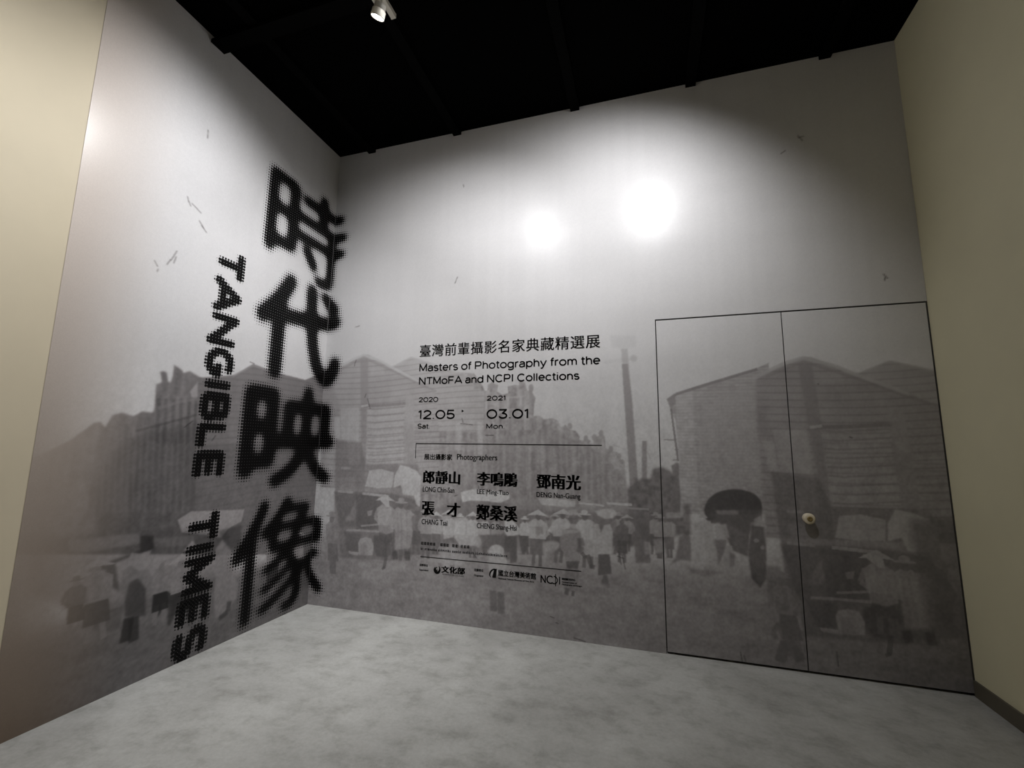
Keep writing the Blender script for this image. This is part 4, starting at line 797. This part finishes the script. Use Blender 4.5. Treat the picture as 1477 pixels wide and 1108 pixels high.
def wide_text(name, body, u0, u1, base, cap, weight, parent=None):
    """one text_line whose words are meshes; strokes `weight` wide"""
    strokes = []; x = 0.0; wi = 0
    for ch in body:
        if ch == ' ': x += .42; wi += 1; continue
        adv, pl = WIDE[ch]
        for p in pl: strokes.append((wi, [(x+a, b) for a, b in p]))
        x += adv+.06
    lo = min(p[0] for _, s_ in strokes for p in s_); hi = max(p[0] for _, s_ in strokes for p in s_)
    hw = weight/2; sx = (u1-u0-2*hw)/(hi-lo); sy = cap-base-hw*.6
    for w in range(wi+1):
        P = []; Tt = []
        for k, s_ in strokes:
            if k != w: continue
            q = [(u0+hw+(a-lo)*sx, base+hw*.3+b*sy) for a, b in s_]
            for i in range(len(q)-1):
                (xa, ya), (xb, yb) = q[i], q[i+1]
                d = math.hypot(xb-xa, yb-ya)
                if d < 1e-6: continue
                nx, ny = -(yb-ya)/d*hw, (xb-xa)/d*hw
                n0 = len(P); P += [(xa+nx, ya+ny), (xa-nx, ya-ny), (xb-nx, yb-ny), (xb+nx, yb+ny)]; Tt += [(n0, n0+1, n0+2), (n0, n0+2, n0+3)]
                if 0 < i:
                    n0 = len(P); P += [(xa+hw*math.cos(c*math.pi/3), ya+hw*math.sin(c*math.pi/3)) for c in range(6)]
                    Tt += [(n0, n0+c, n0+c+1) for c in range(1, 5)]
        flat(name, P, Tt, parent)
def text_thing(label, group=None): return thing('printed_lettering', label, 'lettering', (0, 0, 0), group)

t = text_thing('large black Chinese heading line across the mural above the English lines')
line_of_text('text_line', '臺灣前輩攝影名家典藏精選展', 1.052, 2.698, 2.270, 2.384, t, 0.0014, 1.06)
t = text_thing('two line English heading about masters of photography, in wide sans letters')
wide_text('word', 'Masters of Photography from the', 1.053, 2.698, 2.1335, 2.2035, 0.0120, t)
wide_text('word', 'NTMoFA and NCPI Collections', 1.055, 2.528, 2.0115, 2.0785, 0.0120, t)
t = text_thing('opening date 2020 12.05 Sat printed under the English heading, left of the other date')
wide_text('year', '2020', 1.060, 1.256, 1.851, 1.894, 0.0082, t)
wide_text('date', '12.05', 1.057, 1.422, 1.697, 1.776, 0.0140, t)
wide_text('weekday', 'Sat.', 1.060, 1.182, 1.611, 1.654, 0.0080, t)
flat('arrow', [(1.487, 1.752), (1.509, 1.765), (1.487, 1.778)], [(0, 1, 2)], t)
t = text_thing('closing date 2021 03.01 Mon printed right of the opening date')
wide_text('year', '2021', 1.720, 1.890, 1.853, 1.893, 0.0082, t)
wide_text('date', '03.01', 1.721, 2.094, 1.696, 1.775, 0.0140, t)
wide_text('weekday', 'Mon.', 1.721, 1.886, 1.610, 1.650, 0.0080, t)
r = rects('printed_rule', [(1.049, 1.474, 2.700, 1.481), (1.049, 1.345, 1.055, 1.474)])
tag(r, 'thin black bracket line with a short drop at its left end above the names', 'printed line')
t = text_thing('small heading Photographers in Chinese and English under the bracket line')
line_of_text('text_line', '展出攝影家', 1.139, 1.409, 1.336, 1.388, t, 0.0012)
line_of_text('text_line', 'Photographers', 1.457, 1.825, 1.326, 1.391, t, 0.0, 1.0, 0.0012)
def name_block(label, zh, zbox, en, ebox):
    t = text_thing(label, 'photographer names')
    if '\u3000' in zh:
        a, b = zh.split('\u3000')
        line_of_text('chinese_name', a, zbox[0], zbox[0]+0.112, zbox[2], zbox[3], t, 0.0010, 1.0, 0.0048); line_of_text('chinese_name', b, zbox[1]-0.118, zbox[1], zbox[2], zbox[3], t, 0.0010, 1.0, 0.0048)
    else: line_of_text('chinese_name', zh, *zbox, t, 0.0010, 1.0, 0.0048)
    line_of_text('latin_name', en, *ebox, t, 0.0, 1.0, 0.0008)
name_block('bold black name at the upper left of the list of names', '郎靜山', (1.138, 1.487, 1.131, 1.241), 'LONG Chin-San', (1.138, 1.440, 1.058, 1.102))
name_block('bold black name in the middle of the upper row of names', '李鳴鵰', (1.651, 2.001, 1.130, 1.242), 'LEE Ming-Tiao', (1.649, 1.930, 1.048, 1.098))
name_block('bold black name at the right end of the upper row of names', '鄧南光', (2.170, 2.526, 1.124, 1.240), 'DENG Nan-Guang', (2.169, 2.525, 1.043, 1.096))
name_block('bold black name with a wide gap at the left of the lower row of names', '張　才', (1.142, 1.496, 0.860, 0.976), 'CHANG Tsai', (1.140, 1.385, 0.782, 0.826))
name_block('bold black name under the middle of the upper row, in the lower row of names', '鄭桑溪', (1.651, 2.004, 0.850, 0.974), 'CHENG Shang-Hsi', (1.655, 2.003, 0.766, 0.822))
# credit lines too small to read in the photograph: only their ink marks
rg = random.Random(3)
t = text_thing('two lines of tiny illegible credit print under the names')
for grp in ([1.141+0.0285*i for i in range(5)], [1.325+0.0285*i for i in range(3)], [1.435, 1.464], [1.513+0.0285*i for i in range(3)]):
    marks = []
    for x in grp:
        for q in range(3): marks.append((x, 0.612+q*0.0085, x+0.024, 0.6155+q*0.0085))
        marks.append((x+0.010, 0.609, x+0.014, 0.635)); marks.append((x+0.001, 0.613, x+0.004, 0.633))
    rects('word', marks, t)
marks = []; x = 1.141
while x < 1.925:
    w = rg.choice((0.008, 0.010, 0.012)); hgt = rg.choice((0.016, 0.017, 0.024))
    marks.append((x, 0.566, x+0.0032, 0.566+hgt)); marks.append((x+w*.6, 0.566, x+w*.6+0.003, 0.566+0.016)); marks.append((x, 0.566+rg.choice((0, .007, .0135)), x+w*.8, 0.5695+rg.choice((0, .007, .0135))))
    x += w+0.0045+(0.010 if rg.random() < .14 else 0)
rects('text_line', marks, t)
r = rects('printed_rule', [(1.140, 0.508, 2.526, 0.5135)])
tag(r, 'long thin black line above the row of logos', 'printed line')
t = text_thing('tiny two line caption left of the round swirl logo')
line_of_text('text_line', '指導單位', 1.136, 1.214, 0.432, 0.452, t, 0.0006); line_of_text('text_line', 'Supervisor', 1.136, 1.222, 0.392, 0.410, t, 0.0, 1.0, 0.0008)
t = text_thing('tiny two line caption left of the slashed oval logo')
line_of_text('text_line', '主辦單位', 1.640, 1.722, 0.434, 0.456, t, 0.0006); line_of_text('text_line', 'Organizer', 1.640, 1.724, 0.391, 0.411, t, 0.0, 1.0, 0.0008)
def disc(cu, cv, r, n=28): return [(cu+r*math.cos(2*math.pi*k/n), cv+r*math.sin(2*math.pi*k/n)) for k in range(n)]
def fan(pts, c): return [c]+pts, [(0, k+1, (k+1) % len(pts)+1) for k in range(len(pts))]
def strip(cl, widths):
    P = []; Tt = []
    for i, (a, w) in enumerate(zip(cl, widths)):
        b = cl[min(i+1, len(cl)-1)]; c = cl[max(i-1, 0)]
        d = Vector((b[0]-c[0], b[1]-c[1])).normalized()
        P += [(a[0]-d.y*w, a[1]+d.x*w), (a[0]+d.y*w, a[1]-d.x*w)]
        if i: k = 2*i; Tt += [(k-2, k-1, k+1), (k-2, k+1, k)]
    return P, Tt
lg = thing('printed_logo', 'black logo with a round swirl and three brush characters', 'logo', (0, 0, 0), 'logos along the foot of the text')
cu, cv = 1.302, 0.421
sw = [(cu+0.026*math.cos(a), cv+0.029*math.sin(a)) for a in [math.radians(d) for d in range(150, 425, 11)]]
flat('swirl', *strip(sw, [0.002+0.009*math.sin(math.pi*i/(len(sw)-1)) for i in range(len(sw))]), lg)
sw = [(cu-0.004+0.013*math.cos(a)*(1-.0012*d), cv+0.013*math.sin(a)) for d in range(0, 300, 14) for a in [math.radians(d+60)]]
flat('swirl', *strip(sw, [0.0015+0.005*math.sin(math.pi*i/(len(sw)-1)) for i in range(len(sw))]), lg)
line_of_text('logo_text', '文化部', 1.345, 1.555, 0.398, 0.452, lg, 0.0012, 1.0, 0.002)
line_of_text('logo_text', 'MINISTRY OF CULTURE', 1.352, 1.548, 0.380, 0.390, lg)
lg = thing('printed_logo', 'black logo with a slashed oval and seven small Chinese characters', 'logo', (0, 0, 0), 'logos along the foot of the text')
cu, cv = 1.810, 0.432
sw = [(cu+0.030*math.cos(a)+0.012*math.sin(a), cv+0.034*math.sin(a)) for a in [math.radians(d) for d in range(70, 255, 9)]]
flat('oval', *strip(sw, [0.0015+0.005*math.sin(math.pi*i/(len(sw)-1)) for i in range(len(sw))]), lg)
flat('slash', [(1.815, 0.466), (1.838, 0.470), (1.832, 0.398), (1.803, 0.398), (1.800, 0.405)], [(0, 1, 2), (0, 2, 3), (0, 3, 4)], lg)
line_of_text('logo_text', '國立台灣美術館', 1.853, 2.166, 0.417, 0.464, lg, 0.0012)
line_of_text('logo_text', 'National Taiwan Museum of Fine Arts', 1.853, 2.150, 0.392, 0.404, lg, 0.0, 1.0, 0.0008)
lg = thing('printed_logo', 'black logo of four thin capital letters, the third on a long stem', 'logo', (0, 0, 0), 'logos along the foot of the text')
line_of_text('letter', 'N', 2.205, 2.245, 0.398, 0.455, lg, 0.0, 1.0, 0.0012); line_of_text('letter', 'C', 2.252, 2.300, 0.396, 0.457, lg, 0.0, 1.0, 0.0012)
sw = [(2.312+0.027*math.cos(a), 0.427+0.027*math.sin(a)) for a in [math.radians(d) for d in range(-115, 100, 10)]]
P, Tt = strip(sw, [0.0038]*len(sw)); k = len(P)
P += [(2.3215, 0.382), (2.3275, 0.382), (2.3275, 0.472), (2.3215, 0.472)]; Tt += [(k, k+1, k+2), (k, k+2, k+3)]
flat('letter', P, Tt, lg)
rects('letter', [(2.352, 0.398, 2.360, 0.455)], lg)
line_of_text('logo_text', '國家攝影文化中心', 2.376, 2.478, 0.434, 0.450, lg, 0.0006)
line_of_text('logo_text', 'National Center of', 2.376, 2.490, 0.414, 0.424, lg, 0.0, 1.0, 0.0008)
line_of_text('logo_text', 'Photography and Images', 2.376, 2.530, 0.394, 0.406, lg, 0.0, 1.0, 0.0008)

# ------------------------------------------------------------------ halftone title, folded round the corner
PITCH = 0.0235
GR = 0.004
def coverage(p, tris, u0, u1, v0, v1):
    nx = int((u1-u0)/GR); ny = int((v1-v0)/GR); a = np.zeros((ny, nx), np.float32)
    for t in tris:
        q = (p[t]-np.array([u0, v0]))/GR
        x0, y0 = np.floor(q.min(0)).astype(int); x1, y1 = np.ceil(q.max(0)).astype(int)+1
        x0 = max(x0, 0); y0 = max(y0, 0); x1 = min(x1, nx); y1 = min(y1, ny)
        if x1 <= x0 or y1 <= y0: continue
        X = np.arange(x0, x1)[None, :]+0.5; Y = np.arange(y0, y1)[:, None]+0.5
        s = []
        for k in range(3):
            a0, b0 = q[k], q[(k+1) % 3]; s.append((b0[0]-a0[0])*(Y-a0[1])-(b0[1]-a0[1])*(X-a0[0]))
        ins = ((s[0] >= 0) & (s[1] >= 0) & (s[2] >= 0)) | ((s[0] <= 0) & (s[1] <= 0) & (s[2] <= 0))
        a[y0:y1, x0:x1][ins] = 1
    return a
def dilate(a, r):
    n = int(math.ceil(r)); o = a.copy(); p = np.pad(a, n)
    for j in range(-n, n+1):
        for i in range(-n, n+1):
            if i*i+j*j <= r*r: np.maximum(o, p[n+j:n+j+a.shape[0], n+i:n+i+a.shape[1]], out=o)
    return o
def halftone(name, cov, u0, v0, gain, rmax, parent, gamma=1.0, keep=None):
    V = []; F = []; ny, nx = cov.shape; n = 8
    for j in range(int(math.floor(v0/PITCH)), int((v0+ny*GR)/PITCH)+1):
        for i in range(int(math.floor(u0/PITCH)), int((u0+nx*GR)/PITCH)+1):
            u, v = (i+0.5)*PITCH, (j+0.5)*PITCH
            a = int((u-u0)/GR); b = int((v-v0)/GR)
            if not (0 <= a < nx and 0 <= b < ny): continue
            tt = min(1.0, cov[b, a]*gain)
            if tt < 0.025: continue
            r = min(rmax, 0.60*math.pow(tt, gamma))*PITCH*1.12
            if r < 0.0022: continue
            k0 = len(V)
            for k in range(n):
                x = u+r*math.cos(2*math.pi*(k+.5)/n); y = max(0.001, v+r*math.sin(2*math.pi*(k+.5)/n))
                if u < 0: V.append((0.0035, min(x, -0.0036), y))
                else: V.append((max(x, 0.0036), INK_Y, y))
            F.append(tuple(range(k0, k0+n)) if u > 0 else tuple(range(k0, k0+n)))
    me = bpy.data.meshes.new(name); me.from_pydata(V, [], F); me.update()
    return link(name, me, M_INK, parent)
tt = thing('halftone_title', 'giant black halftone Chinese characters running down the corner of the two walls', 'lettering')
for ch, fat, sg, box in (('時', 0.011, 0.038, (-0.825, 0.155, 3.0, 3.92)), ('代', 0.022, 0.042, (-0.835, 0.155, 2.04, 2.965)), ('映', 0.016, 0.041, (-0.855, 0.155, 1.10, 1.975)), ('像', 0.003, 0.034, (-0.865, 0.165, 0.04, 1.0))):
    u0, u1, v0, v1 = box
    p, tr = glyphs(ch)
    lo = p.min(0); hi = p.max(0)
    p = (p-lo)/(hi-lo)*np.array([u1-u0, v1-v0])+np.array([u0, v0])
    m = 0.14; b0 = (u0-m, v0-m)
    cov = blur(dilate(coverage(p, tr, u0-m, u1+m, v0-m, v1+m), fat/GR), sg/GR)
    halftone('character', cov, b0[0], b0[1], 1.50, 0.74, tt, 0.92)
et = thing('halftone_title', 'vertical English halftone words reading down the left wall beside the giant characters', 'lettering')
WIDE.update({
 'G': (1.02, [arc(.50, .5, .42, .44, 48, 335, 20) + [(.92, .46), (.54, .46)]]),
 'B': (.98, [[(.12, .06), (.12, .94), (.56, .94)] + arc(.58, .735, .24, .205, 90, -90, 8) + [(.12, .53)], [(.58, .53)] + arc(.62, .295, .26, .235, 90, -90, 8) + [(.12, .06)]]),
 'L': (.86, [[(.12, 1), (.12, .06), (.80, .06)]]),
 'E': (.92, [[(.84, .94), (.12, .94), (.12, .06), (.84, .06)], [(.12, .5), (.80, .5)]])})
def stroke_mesh(strokes, hw):
    P = []; Tt = []
    for q in strokes:
        for i in range(len(q)-1):
            (xa, ya), (xb, yb) = q[i], q[i+1]; d = math.hypot(xb-xa, yb-ya) or 1e-6
            nx, ny = -(yb-ya)/d*hw, (xb-xa)/d*hw
            n0 = len(P); P += [(xa+nx, ya+ny), (xa-nx, ya-ny), (xb-nx, yb-ny), (xb+nx, yb+ny)]; Tt += [(n0, n0+1, n0+2), (n0, n0+2, n0+3)]
            if i: n0 = len(P); P += [(xa+hw*math.cos(c*math.pi/4), ya+hw*math.sin(c*math.pi/4)) for c in range(8)]; Tt += [(n0, n0+c, n0+c+1) for c in range(1, 7)]
    return np.array(P), np.array(Tt)
for wd, va, vb in (('TANGIBLE', 2.935, 1.205), ('TIMES', 0.972, 0.004)):
    tot = sum(WIDE[c][0]+.10 for c in wd)-.10; k = (va-vb)/tot; x = 0.0
    for ch in wd:
        adv, pl = WIDE[ch]
        # the letters lie on their side: caps point right, reading runs down the wall
        P, tr = stroke_mesh([[(-1.238+.022+b*.195, va-(x+a)*k) for a, b in p] for p in pl], 0.0255)
        hi = va-x*k; lo = hi-adv*k
        cov = blur(coverage(P, tr, -1.33, -0.91, lo-0.07, hi+0.07), 0.0120/GR)
        halftone('letter', cov, -1.33, lo-0.07, 1.32, 0.62, et, 0.70)
        x += adv+.10

# ------------------------------------------------------------------ lighting tracks and their spotlights
def track(label, x, y0, y1, z):
    t = thing('lighting_track', label, 'lighting track', (x, y1, z), 'ceiling lighting tracks')
    MB().box((-0.018, y0-y1, 0.0), (0.018, 0.0, 0.032)).build('rail', M_LAMP, t, bevel=0.002)
    MB().box((-0.019, -0.003, -0.001), (0.019, 0.006, 0.033)).build('end_cap', M_LAMP, t, bevel=0.002)
    k = 0.25
    while k < y1-y0:
        MB().box((-0.006, -k-0.006, 0.032), (0.006, -k+0.006, H-0.034-z if abs(y1-k+1.415) > 0.08 else H-0.064-z)).build('hanger', M_BEAM, t); k += 1.2
    return t
def spot(label, track_x, track_z, y, aim, power, size, blend, drop=0.20, side=0.0, radius=0.035, head=None, size_head=1.0, color=(0.985, 0.985, 1.0)):
    """a white track spotlight: adapter, driver box, stem, head pointing at `aim`, glowing lens"""
    t = thing('track_spotlight', label, 'spotlight', (track_x, y, track_z), 'white track spotlights')
    MB().box((-0.017, -0.06, -0.014), (0.017, 0.06, -0.001)).build('adapter', M_LAMP, t, bevel=0.002)
    MB().box((-0.024, -0.085, -0.082), (0.024, 0.085, -0.014)).build('driver_box', M_LAMP, t, bevel=0.004)
    c = Vector((side, 0.0, -drop))
    d = (Vector(aim)-(Vector((track_x, y, track_z))+c)).normalized()
    beam = d
    if head: d = Vector(head).normalized()
    back = c-d*0.085*size_head
    top = Vector((0, 0, -0.082)); ax = (back-d*0.0-top)
    MB().lathe([(0.016, 0), (0.016, ax.length)], 20, ax, top).build('stem', M_LAMP, t, smooth=True)
    g = size_head
    MB().lathe([(0.034*g, -0.092*g), (0.043*g, -0.088*g), (0.045*g, -0.050*g), (0.043*g, -0.046*g)], 40, d, c).build('collar', M_LAMPD, t, smooth=True)
    MB().lathe([(0.046*g, -0.048*g), (0.0505*g, -0.044*g), (0.0525*g, 0.0), (0.0515*g, 0.006*g), (0.047*g, 0.006*g), (0.046*g, -0.004*g)], 40, d, c).build('lamp_head', M_LAMP, t, smooth=True)
    MB().lathe([(0.0458*g, -0.002*g), (0.0458*g, 0.003*g), (0.030*g, 0.0065*g), (0.004*g, 0.008*g)], 40, d, c).build('lens', M_LENS, t, smooth=True)
    ld = bpy.data.lights.new('spot_beam', 'SPOT'); ld.energy = power; ld.spot_size = math.radians(size); ld.spot_blend = blend
    ld.shadow_soft_size = radius; ld.color = color
    lo = bpy.data.objects.new('spot_beam', ld); COL.objects.link(lo); lo.parent = t
    lo.location = c+d*0.035+beam*0.035
    lo.rotation_euler = beam.to_track_quat('-Z', 'Y').to_euler()
    return t
TZ = 4.35
track('white lighting track whose end shows at the top of the photo', 1.468, -5.2, -1.316, TZ)
track('white lighting track right of the lit spotlight, above the frame', 1.880, -5.2, -1.57, 4.42)
track('white lighting track above the right half of the back wall', 3.200, -5.2, -1.42, TZ)
spot('lit white track spotlight hanging at the top of the photo, aimed at the left wall', 1.468, TZ, -1.56, (0.0, -1.80, 1.80), 150, 134, 1.0, 0.265, 0.055, radius=0.04, head=(-0.40, 0.24, -0.88), size_head=0.80)
spot('white track spotlight above the frame aimed at the middle of the back wall', 1.880, 4.42, -1.67, (1.254, 0.0, 2.08), 112, 110, 1.0, 0.13)
spot('added white track spotlight out of view, brightening the floor corner', 1.880, 4.42, -1.86, (0.65, -0.40, 0.0), 150, 46, 1.0, 0.36)  # unseen lamp added to lift the floor corner's brightness
spot('white track spotlight above the frame aimed at the back wall beside the doors', 3.200, TZ, -1.50, (2.62, 0.0, 2.59), 148, 120, 1.0, 0.12)
spot('white track spotlight above the viewer aimed at the cream part of the left wall', 1.468, TZ, -3.4, (0.0, -3.45, 2.1), 118, 112, 1.0, 0.20)
